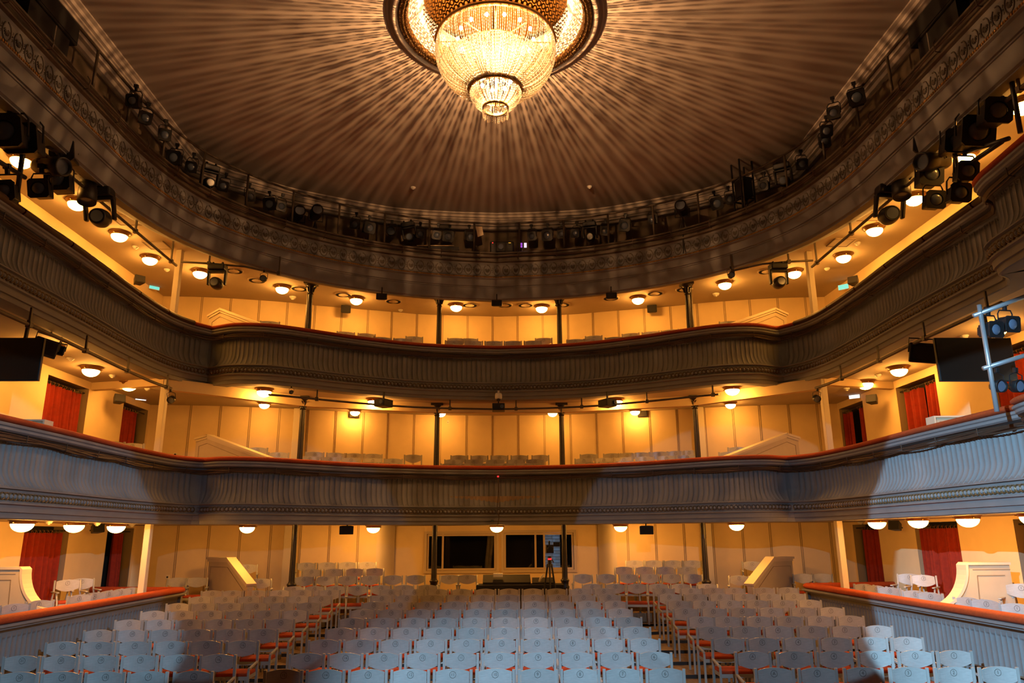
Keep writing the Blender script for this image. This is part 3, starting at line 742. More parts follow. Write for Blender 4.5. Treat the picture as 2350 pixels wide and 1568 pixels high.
brow(z7([(1700, 891), (1840, 886), (1930, 880), (2010, 876), (2120, 874), (2220, 868), (2300, 866)]), 19.9, bl('lowest', 'right', 'back'), F1[2])
brow(z7([(100, 148), (220, 163), (342, 176), (464, 187), (585, 192)]), 18.85, bl('middle', 'left', 'front'), F2[0])
brow(z7([(245, 153), (370, 166), (655, 192)]), 19.6, bl('middle', 'left', 'back'), F2[1])
brow(z7([(893, 212), (1012, 217), (1130, 217), (1245, 215), (1365, 213)]), 18.85, bl('middle', 'centre', 'front'), F2[0])
brow(z7([(905, 201), (985, 203), (1430, 203)]), 19.6, bl('middle', 'centre', 'back'), F2[1])
brow(z7([(1620, 217), (1725, 196), (1850, 190), (1970, 178), (2080, 163), (2200, 147)]), 18.85, bl('middle', 'right', 'front'), F2[0])
brow(z7([(1730, 188), (1950, 165), (2070, 152), (2185, 140)]), 19.6, bl('middle', 'right', 'back'), F2[1])
for x, y, Y, n, lb in ((640, 1038, 17.6, '8', 'chair beside the foot of the left parapet on the lowest balcony'), (592, 1027, 18.2, '5', 'chair behind the left parapet on the lowest balcony'), (258, 1013, 14.45, '3', 'chair back over the left side rail of the lowest balcony, nearer the stage'), (304, 1017, 15.2, '4', 'chair back over the left side rail of the lowest balcony, nearer the post'),
                       (1692, 1026, 18.2, '2', 'chair behind the right parapet on the lowest balcony'), (1672, 1037, 17.6, '6', 'chair beside the foot of the right parapet on the lowest balcony'), (620, 737, 17.6, '7', 'dark chair beside the foot of the left parapet on the middle balcony'), (1672, 737, 17.6, '9', 'dark chair beside the foot of the right parapet on the middle balcony')):
    p = at_y(x, y, Y); chair('stalls', (p.x, p.y, p.z-0.852*CS), -0.2*(1 if p.x > 0 else -1), n, lb, 'balcony chairs')
print('chairs', NCH)
#@STAGE2
# ------------------------------------------------------------------ chandelier
def mixmat(name):
    m = bpy.data.materials.new(name); m.use_nodes = True; nt = m.node_tree; nt.nodes.clear()
    out = nt.nodes.new('ShaderNodeOutputMaterial'); a = nt.nodes.new('ShaderNodeMixShader'); b = nt.nodes.new('ShaderNodeMixShader')
    tl = nt.nodes.new('ShaderNodeBsdfTranslucent'); tl.inputs[0].default_value = (0.92, 0.84, 0.68, 1)
    gl = nt.nodes.new('ShaderNodeBsdfGlossy'); gl.inputs[0].default_value = (1, 0.96, 0.9, 1); gl.inputs['Roughness'].default_value = 0.12
    tr = nt.nodes.new('ShaderNodeBsdfTransparent')
    b.inputs[0].default_value = 0.35; nt.links.new(tl.outputs[0], b.inputs[1]); nt.links.new(gl.outputs[0], b.inputs[2])
    a.inputs[0].default_value = 0.12; nt.links.new(b.outputs[0], a.inputs[1]); nt.links.new(tr.outputs[0], a.inputs[2])
    nt.links.new(a.outputs[0], out.inputs[0]); return m
M['crystal'] = mixmat('cut_crystal')
M['bulb'] = mat('lit_bulb', (1, 0.9, 0.7), 0.3, emit=(1.0, 0.72, 0.40), estr=160)
M['reflector'] = mat('white_reflector', (0.85, 0.78, 0.65), 0.6)
ch = thing('chandelier', 'large crystal basket chandelier hanging in the gilt ring of the hall ceiling', 'chandelier', CH)
MB().lathe([(1.60, 0.02), (1.80, 0.02), (1.80, -0.015), (1.77, -0.03), (1.73, -0.03), (1.72, -0.07), (1.66, -0.09), (1.62, -0.07), (1.60, 0.0)], 96).build('ceiling_moulding', M['dome'], ch, smooth=True)
mb = MB(); rng = random.Random(3)
mb.lathe([(1.44, 0.0), (1.46, -0.05), (1.53, -0.08), (1.60, -0.05), (1.61, 0.0)], 96)
for k in range(260):
    a = 2*PI*k/260
    for r, z in ((1.48, -0.06), (1.53, -0.085), (1.58, -0.06)):
        mb.ball((r*math.cos(a+rng.uniform(-.01, .01)), r*math.sin(a+rng.uniform(-.01, .01)), z), rng.uniform(0.018, 0.03), 5, 4)
mb.build('gilt_ring', M['brass'], ch, smooth=True, raw=True)
MB().lathe([(1.46, -0.02), (1.40, 0.05), (1.28, 0.20), (1.20, 0.38)], 96).build('reflector_ring', M['reflector'], ch, smooth=True)
MB().lathe([(1.44, -0.0), (1.62, 0.1), (1.62, 0.75), (0.0, 0.75)], 64).build('recess', M['canopy'], ch)
# pierced gilt canopy: cells with round openings
mb = MB(); nr = 6; ns = 66
def canopy(u, v):
    r = 0.95+0.25*v**0.8; z = -0.42+0.52*v
    return Vector((r*math.cos(u), r*math.sin(u), z))
for i in range(ns):
    for j in range(nr):
        uc, vc = 2*PI*(i+0.5*(j % 2)+.5)/ns, (j+.5)/nr; du, dv = 2*PI/ns/2, 0.5/nr
        q = []
        for k in range(8):
            a = 2*PI*k/8+PI/8; cx, sy = math.cos(a), math.sin(a); mx = max(abs(cx), abs(sy))
            q.append(canopy(uc+du*cx/mx, vc+dv*sy/mx)); q.append(canopy(uc+du*0.50*cx, vc+dv*0.58*sy))
        mb.add(q, [(2*k, 2*((k+1) % 8), 2*((k+1) % 8)+1, 2*k+1) for k in range(8)])
mb.build('pierced_canopy', M['canopy'], ch, raw=True)
rim = MB().lathe([(0.92, -0.45), (0.99, -0.45), (1.0, -0.42), (0.98, -0.39), (0.92, -0.39), (0.92, -0.45)], 72); rim.build('basket_rim', M['gilt'], ch, smooth=True)
def strand_profile(P, n):
    P = [Vector(p) for p in P]; Q = [Vector((p.x, p.y)) for p in P]
    return resample(catmull(Q, 0.01), n)
def strands(nm, P, count, bead, rbead, name_parent):
    mb = MB(); pts = strand_profile(P, bead); rg = random.Random(count)
    for k in range(count):
        a = 2*PI*(k+rg.uniform(-.22, .22))/count; ca, sa = math.cos(a), math.sin(a); path = []; rr = []; dz = rg.uniform(-.5, .5)*bead
        for i, p in enumerate(pts):
            q0 = p; q1 = pts[min(i+1, len(pts)-1)]
            for t, r in ((0.0, 0.25), (0.3, 1.0), (0.62, 0.95), (0.9, 0.25)):
                q = q0.lerp(q1, t); path.append((q.x*ca, q.x*sa, q.y+dz)); rr.append(rbead*r)
        mb.tube(path, rr, 4, caps=False)
    o = mb.build(nm, M['crystal'], name_parent, raw=True); o['kind'] = 'stuff'; return o
strands('crystal_basket_strands', [(0.96, -0.45), (0.985, -0.62), (0.93, -0.86), (0.78, -1.10), (0.58, -1.25), (0.42, -1.31)], 190, 0.052, 0.0088, ch)
strands('crystal_lower_strands', [(0.90, -0.89), (0.83, -0.99), (0.74, -1.10), (0.58, -1.22), (0.42, -1.29)], 250, 0.045, 0.0125, ch)
strands('crystal_inner_strands', [(0.42, -1.33), (0.40, -1.42), (0.33, -1.54), (0.22, -1.63)], 72, 0.038, 0.0105, ch)
strands('crystal_fringe', [(0.205, -1.64), (0.205, -1.70), (0.205, -1.78)], 44, 0.038, 0.010, ch)
strands('crystal_hanging_strands', [(0.40, -0.5), (0.40, -0.7), (0.40, -0.9)], 60, 0.045, 0.010, ch)
MB().lathe([(0.405, -1.345), (0.435, -1.345), (0.44, -1.30), (0.43, -1.28), (0.405, -1.28), (0.405, -1.345)], 48).build('middle_hoop', M['gilt'], ch, smooth=True)
MB().lathe([(0.19, -1.66), (0.215, -1.66), (0.215, -1.62), (0.19, -1.62), (0.19, -1.66)], 36).build('lower_hoop', M['gilt'], ch, smooth=True)
mb = MB()
for k in range(8):
    a = 2*PI*k/8; mb.tube([(0.03*math.cos(a), 0.03*math.sin(a), -0.40), (0.94*math.cos(a), 0.94*math.sin(a), -0.42)], 0.012, 6)
mb.tube([(0, 0, 0.75), (0, 0, -0.45)], 0.022, 8); mb.tube([(0, 0, -1.10), (0, 0, -1.62)], 0.015, 8)
for k in range(6):
    a = 2*PI*k/6+.3; mb.tube([(0.02*math.cos(a), 0.02*math.sin(a), -1.02), (0.42*math.cos(a), 0.42*math.sin(a), -1.30)], 0.010, 6)
mb.tube([(0.42*math.cos(a), 0.42*math.sin(a), -0.5) for a in np.linspace(0, 2*PI, 33)[:-1]], 0.012, 6, closed=True)
mb.build('inner_frame', M['gilt'], ch, smooth=True)
def bulb(x, y, z):
    b = MB().ball((x, y, z), 0.030, 10, 8, (1, 1, 1.25)); b.build('bulb', M['bulb'], ch, smooth=True)
for k in range(14): bulb(0.62*math.cos(2*PI*k/14), 0.62*math.sin(2*PI*k/14), -0.36)
for k in range(7): bulb(0.24*math.cos(2*PI*k/7), 0.24*math.sin(2*PI*k/7), -1.16)

# ------------------------------------------------------------------ curtains in the doorways
def curtain(sx, y0, y1, ztop, zbot, panels, label, mt='curtain'):
    root = thing('curtain', label, 'curtain', (sx*(WX+0.06), (y0+y1)/2, ztop), group='red doorway curtains')
    MB().cyl((sx*0.02, -(y1-y0)/2+0.02, -0.06), (sx*0.02, (y1-y0)/2-0.02, -0.06), 0.014, n=8).build('rod', M['black'], root)
    rg = random.Random(int(y0*100)+int(ztop*10)+sx)
    for a, b in panels:
        ya, yb = y0+(y1-y0)*a-(y0+y1)/2, y0+(y1-y0)*b-(y0+y1)/2
        n = max(16, int((yb-ya)*70)); rows = []; ph = rg.uniform(0, 6)
        waves = [(rg.uniform(5, 7), rg.uniform(0, 6), 0.060), (rg.uniform(10, 14), rg.uniform(0, 6), 0.020), (rg.uniform(2, 3.5), rg.uniform(0, 6), 0.020)]
        for i in range(n+1):
            t = i/n; y = ya+(yb-ya)*t; row = []
            for j in range(13):
                v = j/12; z = -0.10+(zbot-ztop+0.10)*v
                d = sum(A*math.sin(2*PI*f*y/1.0+p+0.5*v*math.sin(3*y+p)) for f, p, A in waves)*(0.65+0.5*v)
                row.append((sx*(0.06+d), y+0.03*math.sin(5*y+ph)*v, z))
            rows.append(row)
        MB().grid(rows).build('curtain_panel', M[mt], root, smooth=True, raw=True)
        m_ = max(3, int((yb-ya)/0.13))
        for i in range(m_):
            y = ya+(yb-ya)*(i+.5)/m_
            MB().tube([(sx*0.03+0.028*math.cos(t), y, -0.075+0.032*math.sin(t)) for t in np.linspace(0, 2*PI, 11)[:-1]], 0.006, 5, closed=True).build('ring', M['brass'], root)
    return root
Z1, Z2, Z3 = (2.72, 0.8), (5.57, 3.15), (8.17, 6.1)
curtain(-1, 14.45, 15.95, *Z1, [(0.0, 0.98)], 'closed red curtain in the left stalls box doorway nearer the stage')
curtain(-1, 17.5, 18.75, *Z1, [(0.0, 0.06), (0.38, 0.80)], 'half open red curtain in the left stalls doorway next to the square post')
curtain(1, 14.45, 15.95, *Z1, [(0.0, 1.0)], 'closed red curtain in the right stalls box doorway behind the scroll divider')
curtain(1, 17.5, 18.75, *Z1, [(0.0, 0.78)], 'red curtain in the right stalls doorway next to the square post')
curtain(1, 11.55, 12.85, *Z1, [(0.0, 0.9)], 'red curtain cut by the frame edge over the right stalls box')
curtain(-1, 14.45, 15.95, *Z2, [(0.0, 0.95)], 'closed red curtain on the lowest balcony, left doorway nearer the stage')
curtain(-1, 17.5, 18.75, *Z2, [(0.0, 0.75)], 'closed red curtain on the lowest balcony, left doorway near the exit sign')
curtain(1, 14.45, 15.95, *Z2, [(0.0, 0.36), (0.5, 0.93)], 'parted red curtain on the lowest balcony, right doorway beside the screen')
curtain(1, 17.5, 18.75, *Z2, [(0.02, 0.40), (0.66, 0.98)], 'parted red curtain on the lowest balcony, right doorway near the exit sign')
curtain(1, 11.55, 12.85, *Z2, [(0.1, 1.0)], 'red curtain on the lowest balcony behind the right pipe frame')
for y0, y1, tx in ((11.55, 12.85, 'curtain top above the middle balcony rail, nearest the pipe frame'), (14.45, 15.95, 'curtain top above the middle balcony rail, halfway along the left side'), (17.5, 18.75, 'curtain top above the middle balcony rail under the lit sign')):
    curtain(-1, y0, y1, *Z3, [(0.0, 0.35), (0.62, 1.0)], 'red '+tx)

# ------------------------------------------------------------------ stair parapets and scroll dividers
M['panel'] = mat('cream_panelling', (0.60, 0.50, 0.34), 0.5, noise=0.04, scale=4)
def parapet(A, B, prof, zb, label):
    """upright panelled screen from A to B; prof = [(t, z)] is its top edge"""
    A = Vector((A[0], A[1], 0)); B = Vector((B[0], B[1], 0)); d = (B-A); u = d.normalized(); n = Vector((u.y, -u.x, 0))
    if n.y > 0: n = -n
    root = thing('stair_parapet', label, 'parapet', (A.x, A.y, zb), group='stair parapets')
    T = [(u*(t*d.length), z-zb) for t, z in prof]
    poly = [Vector((p.x, p.y, z)) for p, z in T]+[Vector((T[-1][0].x, T[-1][0].y, 0)), Vector((0, 0, 0))]
    MB().prism(poly, n*0.0, n*-0.12).build('panel', M['panel'], root)
    mb = MB()
    for (p, z), (q, z2) in zip(T, T[1:]):
        a = Vector((p.x, p.y, z)); b = Vector((q.x, q.y, z2)); ext = (b-a).normalized()*0.03
        e = (b-a).normalized(); up = n.cross(e); up = up if up.z > 0 else -up
        poly2 = [a-ext, b+ext, b+ext+up*0.05, a-ext+up*0.05]
        mb.prism(poly2, n*0.05, n*-0.17)
        poly3 = [a, b, b-up*0.05, a-up*0.05]; mb.prism(poly3, n*0.025, n*-0.145)
    mb.build('coping', M['post'], root)
    # incised panel line
    mb = MB(); ins = []
    zz = [z-0.16 for _, z in T]; 
    pts = [Vector((p.x, p.y, z-0.16)) for p, z in T]
    pts[0] = pts[0]+u*0.12; pts[-1] = pts[-1]-u*0.10
    pts = [Vector((pts[0].x, pts[0].y, 0.1))]+pts+[Vector((pts[-1].x, pts[-1].y, 0.1))]
    for a, b in zip(pts, pts[1:]): mb.bar(a+n*0.002, b+n*0.002, 0.014, 0.008)
    mb.build('panel_line', M['seam'], root)
    return root
def p_at(px, py, Y): p = at_y(px, py, Y); return p
for nm, sx, pix, Ys, zb in (('left stalls', -1, [(480, 1279), (527, 1280), (569, 1338)], (18.3, 17.6, 16.85), 0.45), ('right stalls', 1, [(1817, 1277.5), (1772, 1278.5), (1726, 1338)], (18.3, 17.6, 16.85), 0.45),
                           ('left lowest balcony', -1, [(451, 1005), (477.5, 997.5), (613, 1048)], (18.1, 17.9, 16.9), DECK[1]), ('right lowest balcony', 1, [(1831, 1003), (1803.6, 994.5), (1667, 1047)], (18.1, 17.9, 16.9), DECK[1]),
                           ('left middle balcony', -1, [(481, 723), (506, 708), (614, 748)], (18.1, 17.9, 17.1), DECK[2]), ('right middle balcony', 1, [(1803.6, 719), (1778, 707), (1671, 744.5)], (18.1, 17.9, 17.1), DECK[2])):
    q = [at_y(x, y, Y) for (x, y), Y in zip(pix, Ys)]
    A, B = q[0], q[-1]; Lh = math.hypot(B.x-A.x, B.y-A.y)
    prof = [(math.hypot(p.x-A.x, p.y-A.y)/Lh, p.z-0.05) for p in q]
    parapet(A, B, prof, zb, 'sloping cream panelled stair parapet on the %s side' % nm if 'stalls' in nm else 'sloping cream panelled stair parapet on the %s' % (nm.split()[0]+' of the '+' '.join(nm.split()[1:])))
def divider(sx, Y, x0, x1, zt, zb, label, curve=True):
    root = thing('box_divider', label, 'divider', (sx*x0, Y, zb), group='box dividers')
    w_ = x1-x0; h = zt-zb
    poly = [(0, 0)]
    arc = [(-0.62+0.62*math.sin(a), 0.42+(h-0.42)*(1-math.cos(a))) for a in np.linspace(0, PI/2, 14)] if curve else [(0, 0.0)]
    poly = [(p[0], p[1]) for p in arc]+[(0, h), (w_, h), (w_, 0), (-0.62 if curve else 0, 0)]
    P3 = [Vector((sx*a, 0, b)) for a, b in poly]
    MB().prism(P3, (0, 0, 0), (0, 0.18, 0)).build('panel', M['panel'], root)
    mb = MB(); path = [Vector((sx*a, 0.09, b)) for a, b in arc+[(0, h), (w_, h)]]
    rows = []
    for i, p in enumerate(path):
        a = path[max(0, i-1)]; b = path[min(len(path)-1, i+1)]; t = (b-a).normalized(); n = Vector((-t.z*sx, 0, t.x*sx)); n = -n if (n.x*sx > 0.01 or n.z < -0.01) else n
        rows.append([p+n*0.0+Vector((0, -0.13, 0)), p+n*0.04+Vector((0, -0.13, 0)), p+n*0.04+Vector((0, 0.13, 0)), p+n*0.0+Vector((0, 0.13, 0))])
    mb.grid(rows, cv=True); mb.build('coping', M['post'], root)
    ln = MB(); q = [Vector((sx*0.14, -0.004, h-0.16)), Vector((sx*(w_-0.1), -0.004, h-0.16))]
    ln.bar(q[0], q[1], 0.01, 0.012); ln.bar(q[0], (sx*0.10, -0.004, 0.25), 0.01, 0.012); ln.bar((sx*0.08, -0.004, h-0.07), (sx*w_, -0.004, h-0.07), 0.008, 0.01)
    ln.build('panel_line', M['seam'], root)
divider(-1, 12.7, 7.62, WX-0.02, 2.03, 0.95, 'cream scroll-ended box divider in the left stalls box')
divider(1, 12.2, 7.42, 8.1, 2.03, 0.95, 'cream scroll-ended box divider in the right stalls box')
divider(-1, 12.7, 7.62, WX-0.02, 4.42, DECK[1], 'top of a cream box divider behind the left rail of the lowest balcony', False)
divider(1, 12.7, 7.55, WX-0.02, 4.45, DECK[1], 'top of a cream box divider behind the right rail of the lowest balcony', False)

# ------------------------------------------------------------------ stalls box fronts
for sx, nm in ((-1, 'left'), (1, 'right')):
    root = thing('box_parapet', 'grey reeded front of the %s stalls box with an orange padded rail' % nm, 'parapet', (sx*6.64, 0, 0))
    Y0, Y1, zr = 6.0, 16.75, 1.40
    n_ = 10; prof = [(0.115*math.cos(a), zr+0.055+0.062*math.sin(a)) for a in np.linspace(-PI/2, 1.5*PI, 15)]
    path = [(0.0, Y0)]+[(0.0, y) for y in np.linspace(Y0+.5, Y1-.1, 20)]
    mb = MB(); mb.grid([[(x_+d, y, z) for d, z in prof] for x_, y in path]+[[(d*0.55, Y1, (z-zr-.055)*.55+zr+.055) for d, z in prof], [(0, Y1+.02, zr+.055) for d, z in prof]])
    mb.build('handrail_cushion', M['velvet'], root, smooth=True, raw=True)
    mb = MB(); mb.tube([(0, Y1-0.05, zr+0.05), (sx*0.5, Y1-0.02, zr+0.05), (sx*1.3, Y1+0.12, zr+0.05), (sx*2.0, Y1+0.2, zr+0.05)], 0.062, 10)
    mb.build('return_cushion', M['velvet'], root, smooth=True)
    MB().box((sx*1.0, Y1+0.02, (zr+0.3)/2), (2.0, 0.10, zr-0.3)).build('return_panel', M['plaster'], root)
    mb = MB(); mb.box((0, (Y0+Y1)/2, zr-0.02), (0.22, Y1-Y0, 0.035)); mb.box((sx*0.02, (Y0+Y1)/2, zr-0.055), (0.17, Y1-Y0, 0.035)); mb.build('rail_ledge', M['plaster'], root)
    # reeded wall, alternate flutes pierced near the foot with bead drops
    per = 0.115; S0 = [Y0+per*k/10 for k in range(int((Y1-Y0)/per*10)+1)]; zt, zb = zr-0.075, 0.02; rows = []
    vs = [0, .05, .09, .11, .13, .16, .2, .3, .5, .7, .9, 1.0]
    for k, y in enumerate(S0):
        x = abs((k % 10)/10-0.5)*2; row = []
        for v in vs:
            head = 0.09+(0.05/(zt-zb))*(1-math.sqrt(max(0, 1-min(1, x/0.86)**2)))
            h = (-0.014 if x > .95 and v > .05 else (0.004-0.016*math.sqrt(max(0, 1-(x/.7)**2)) if (x < .66 and v > head) else 0.004))
            row.append((-sx*h+sx*0.06, y, zt+(zb-zt)*v))
        rows.append(row)
    MB().grid(rows).build('fluted_front', M['plaster'], root, raw=True)
    dr = MB(); k = Y0+per
    while k < Y1-2.5:
        for j in range(4): dr.ball((-sx*0.0+sx*0.056, k, 0.72-0.055*j), 0.019, 6, 4)
        k += per
    o = dr.build('bead_drops', M['bead'], root, smooth=True, raw=True); o['kind'] = 'stuff'

# ------------------------------------------------------------------ control room windows and desk
WY = 21.2
def wx(px): return at_y(px, 1260, WY).x
def wz(py): return at_y(1140, py, WY).z
M['glass'] = mat('dark_window_glass', (0.010, 0.011, 0.013), 0.06, coat=0.4)
M['frame'] = mat('cream_window_frame', (0.55, 0.44, 0.30), 0.5)
M['brick'] = mat('glowing_brick_beyond', (0.30, 0.33, 0.38), 0.8, emit=(0.35, 0.45, 0.6), estr=0.16)  # weak blue emission stands in for light falling on the brick
def holed(x0, x1, z0, z1, holes, y, mb):
    """wall strip with rectangular holes sorted by x"""
    cur = x0
    for a, b, c, d in holes:
        mb.add([(cur, y, z0), (a, y, z0), (a, y, z1), (cur, y, z1)], [(0, 1, 2, 3)])
        mb.add([(a, y, z0), (b, y, z0), (b, y, c), (a, y, c)], [(0, 1, 2, 3)]); mb.add([(a, y, d), (b, y, d), (b, y, z1), (a, y, z1)], [(0, 1, 2, 3)])
        cur = b
    mb.add([(cur, y, z0), (x1, y, z0), (x1, y, z1), (cur, y, z1)], [(0, 1, 2, 3)])
H1 = (wx(976), wx(1142), wz(1313), wz(1222)); H2 = (wx(1153), wx(1320), wz(1312), wz(1220))
mb = MB(); holed(-2.9, 2.95, 0.5, SOFFIT[1], [H1, H2], WY, mb); structure(mb.build('wall_back', M['wall'], raw=True))
def window(n, H, mull):
    x0, x1, z0, z1 = H; o = MB()
    def fr(a, b, c, d, t, y, dep):
        for q in ((a, b, c, c+t), (a, b, d-t, d), (a, a+t, c+t, d-t), (b-t, b, c+t, d-t)): o.box(((q[0]+q[1])/2, y, (q[2]+q[3])/2), (q[1]-q[0], dep, q[3]-q[2]))
    fr(x0-0.03, x1+0.03, z0-0.03, z1+0.03, 0.07, WY-0.02, 0.06); fr(x0+0.045, x1-0.045, z0+0.045, z1-0.045, 0.05, WY+0.02, 0.05)
    for a in mull: o.box((a, WY+0.03, (z0+z1)/2), (0.05, 0.05, z1-z0))
    r = structure(o.build('window_%d' % n, M['frame']))
    MB().box(((x0+x1)/2, WY+0.06, (z0+z1)/2), (x1-x0, 0.006, z1-z0)).build('window_pane', M['pane'], r)
    return r
M['pane'] = bpy.data.materials.new('clear_pane'); M['pane'].use_nodes = True
_n = M['pane'].node_tree; _n.nodes.clear(); _o = _n.nodes.new('ShaderNodeOutputMaterial'); _a = _n.nodes.new('ShaderNodeMixShader'); _t = _n.nodes.new('ShaderNodeBsdfTransparent'); _g = _n.nodes.new('ShaderNodeBsdfGlossy')
_g.inputs['Roughness'].default_value = 0.03; _a.inputs[0].default_value = 0.06; _n.links.new(_t.outputs[0], _a.inputs[1]); _n.links.new(_g.outputs[0], _a.inputs[2]); _n.links.new(_a.outputs[0], _o.inputs[0])
window(1, H1, [wx(993), wx(1016)]); window(2, H2, [wx(1229), wx(1249)])
# room beyond: dark, with a faintly glowing brick patch of wall, a curtain edge and a desk edge
mb = MB(); mb.add([(-3, WY+2.2, 0.8), (3, WY+2.2, 0.8), (3, WY+2.2, 3.2), (-3, WY+2.2, 3.2)], [(0, 1, 2, 3)])
mb.add([(-3, WY+.1, 0.9), (3, WY+.1, 0.9), (3, WY+2.2, 0.9), (-3, WY+2.2, 0.9)], [(0, 1, 2, 3)]); mb.add([(-3, WY+.1, 3.1), (3, WY+.1, 3.1), (3, WY+2.2, 3.1), (-3, WY+2.2, 3.1)], [(0, 1, 2, 3)])
for s in (-3, 3): mb.add([(s, WY+.1, .8), (s, WY+2.2, .8), (s, WY+2.2, 3.2), (s, WY+.1, 3.2)], [(0, 1, 2, 3)])
structure(mb.build('wall_control_room', M['dark'], raw=True))
mb = MB(); bx0, bx1 = at_y(1251, 1260, WY+1.9).x, at_y(1284, 1260, WY+1.9).x
for j in range(16):
    z = 1.45+j*0.085
    for i in range(3):
        a = bx0+(bx1-bx0)*(i-0.5*(j % 2))/2; mb.box((min(max(a+0.09, bx0+.09), bx1-.09), WY+1.9, z), ((bx1-bx0)/2.1, 0.06, 0.075))
structure(mb.build('wall_brick_pier', M['brick']))
dk = thing('counter', 'dim counter inside the left control window', 'counter', (wx(1060), WY+0.9, 0.92))
MB().box((0, 0, 0.62), (1.5, 0.5, 0.04)).build('top', M['pipe'], dk); MB().box((0, 0.1, 0.3), (1.4, 0.3, 0.6)).build('body', M['dark'], dk)
tag(MB().grid([[(wx(1115)+0.04*math.sin(3*z)+0.02*math.sin(9*x)+x, WY+0.5+0.03*math.sin(40*x), z) for z in np.linspace(0.95, 2.75, 9)] for x in np.linspace(0, 0.16, 12)]).build('drape', M['pipe'], smooth=True, raw=True), 'narrow brown drape hanging inside the left control window', 'drape')

px_ = at_y(1193, 1345, 18.05)
tb = thing('mixing_desk', 'black cloth-covered mixing desk behind the last centre stalls row', 'desk', (px_.x, 18.15, fz(17.9)))
hz = 1.44-fz(17.9)
MB().box((0, 0, hz/2), (2.0, 0.6, hz)).build('cloth_skirt', M['blackcloth'], tb, bevel=0.02)
MB().prism([(-0.85, -0.2, hz), (-0.85, 0.25, hz), (-0.85, 0.25, hz+0.2), (-0.85, -0.2, hz+0.05)], (0, 0, 0), (1.1, 0, 0)).build('console', M['blackcloth'], tb)
MB().prism([(0.05, -0.2, hz), (0.05, 0.25, hz), (0.05, 0.25, hz+0.13), (0.05, -0.2, hz+0.04)], (0.25, 0, 0), (0.75, 0, 0)).build('console', M['blackcloth'], tb)
MB().box((-0.50, -0.05, hz+0.20), (0.22, 0.1, 0.09)).build('control_panel', M['white'], tb, bevel=0.01)
MB().tube([(0.45, -0.1, hz), (0.47, -0.12, hz+0.12), (0.56, -0.12, hz+0.22)], [0.03, 0.025, 0.02], 8).build('desk_lamp', M['post'], tb, smooth=True)
tp = at_y(1262, 1345, 17.75)
tr = thing('video_camera', 'video camera on a black tripod at the right end of the mixing desk', 'camera', (tp.x, 17.72, fz(17.6)))
for k in range(3):
    a = 2*PI*k/3+0.5; MB().tube([(0.05*math.cos(a), 0.05*math.sin(a), 1.25), (0.16*math.cos(a), 0.13*math.sin(a), 0.6), (0.26*math.cos(a), 0.16*math.sin(a), 0.0)], [0.022, 0.018, 0.012], 8).build('leg', M['black'], tr)
MB().cyl((0, 0, 1.18), (0, 0, 1.42), 0.045, n=12).build('tripod_head', M['black'], tr)
b_ = MB().box((0, -0.02, 1.58), (0.17, 0.34, 0.18)); b_.cyl((0, -0.18, 1.58), (0, -0.34, 1.58), 0.06, 0.07, 14); b_.box((0.17, 0, 1.68), (0.16, 0.05, 0.10)); b_.tube([(0.0, -0.1, 1.67), (0, -0.1, 1.75), (0, 0.12, 1.75), (0, 0.12, 1.67)], 0.015, 6)
b_.build('camera_body', M['black'], tr, bevel=0.008)
MB().tube([(0.03, 0.05, 1.38), (0.1, 0.3, 1.30), (0.12, 0.42, 1.28)], 0.012, 6).build('pan_handle', M['black'], tr)
M['redled'] = mat('red_led', (0.5, 0, 0), 0.4, emit=(1, 0.02, 0.02), estr=3)
MB().box((0, -0.06, 1.36), (0.08, 0.02, 0.03)).build('tally_light', M['redled'], tr)

# ------------------------------------------------------------------ loudspeakers on brackets
def speaker(p, rz, label, size=(0.24, 0.2, 0.19), tilt=-0.25, wall=(0, 0.25, 0.03)):
    t = thing('wall_speaker', label, 'speaker', p, rot=(tilt, 0, rz), group='small loudspeakers')
    w_, d_, h_ = [a/2 for a in size]
    P = [(-w_, -d_, -h_), (w_, -d_, -h_), (w_, -d_, h_), (-w_, -d_, h_)]; Q = [(-w_*.62, d_, -h_*.8), (w_*.62, d_, -h_*.8), (w_*.62, d_, h_*.8), (-w_*.62, d_, h_*.8)]
    MB().add(P+Q, [(0, 1, 2, 3), (7, 6, 5, 4), (0, 4, 5, 1), (1, 5, 6, 2), (2, 6, 7, 3), (3, 7, 4, 0)]).build('cabinet', M['black'], t, bevel=0.015)
    MB().box((0, -d_-0.004, 0), (size[0]*0.9, 0.012, size[2]*0.88)).build('grille', M['blackcloth'], t, bevel=0.004)
    MB().bar((0, d_*0.9, 0), wall, 0.03, 0.03).build('bracket', M['black'], t)
    return t
def spk(px, py, axis, val, rz, label, **k):
    p = at_x(px, py, val) if axis == 'x' else at_y(px, py, val); return speaker(p, rz, label, **k)
spk(222, 1214, 'x', -8.3, 0.95, 'black wall loudspeaker between the two left stalls curtains'); spk(2056, 1208, 'x', 8.3, -0.95, 'black wall loudspeaker between the two right stalls curtains')
spk(272, 917, 'x', -8.35, 0.8, 'dark wall loudspeaker left of the exit sign on the lowest balcony'); spk(2003, 918, 'x', 8.35, -0.8, 'dark wall loudspeaker right of the exit sign on the lowest balcony')
spk(318, 644, 'x', -8.35, 0.8, 'dark wall loudspeaker left of the lit sign on the middle balcony'); spk(1960, 646, 'x', 8.35, -0.8, 'dark wall loudspeaker right of the lit sign on the middle balcony')
for px, py, yc, tx in ((796, 1216, 17.5, 'black loudspeaker hanging under the lowest balcony left of centre'), (1483, 1216, 17.5, 'black loudspeaker hanging under the lowest balcony right of centre')):
    p = at_y(px, py, yc); speaker(p, 0.12*(1 if px < 1140 else -1), tx, size=(0.32, 0.26, 0.19), tilt=0.12, wall=(0, 0.05, 0.2))
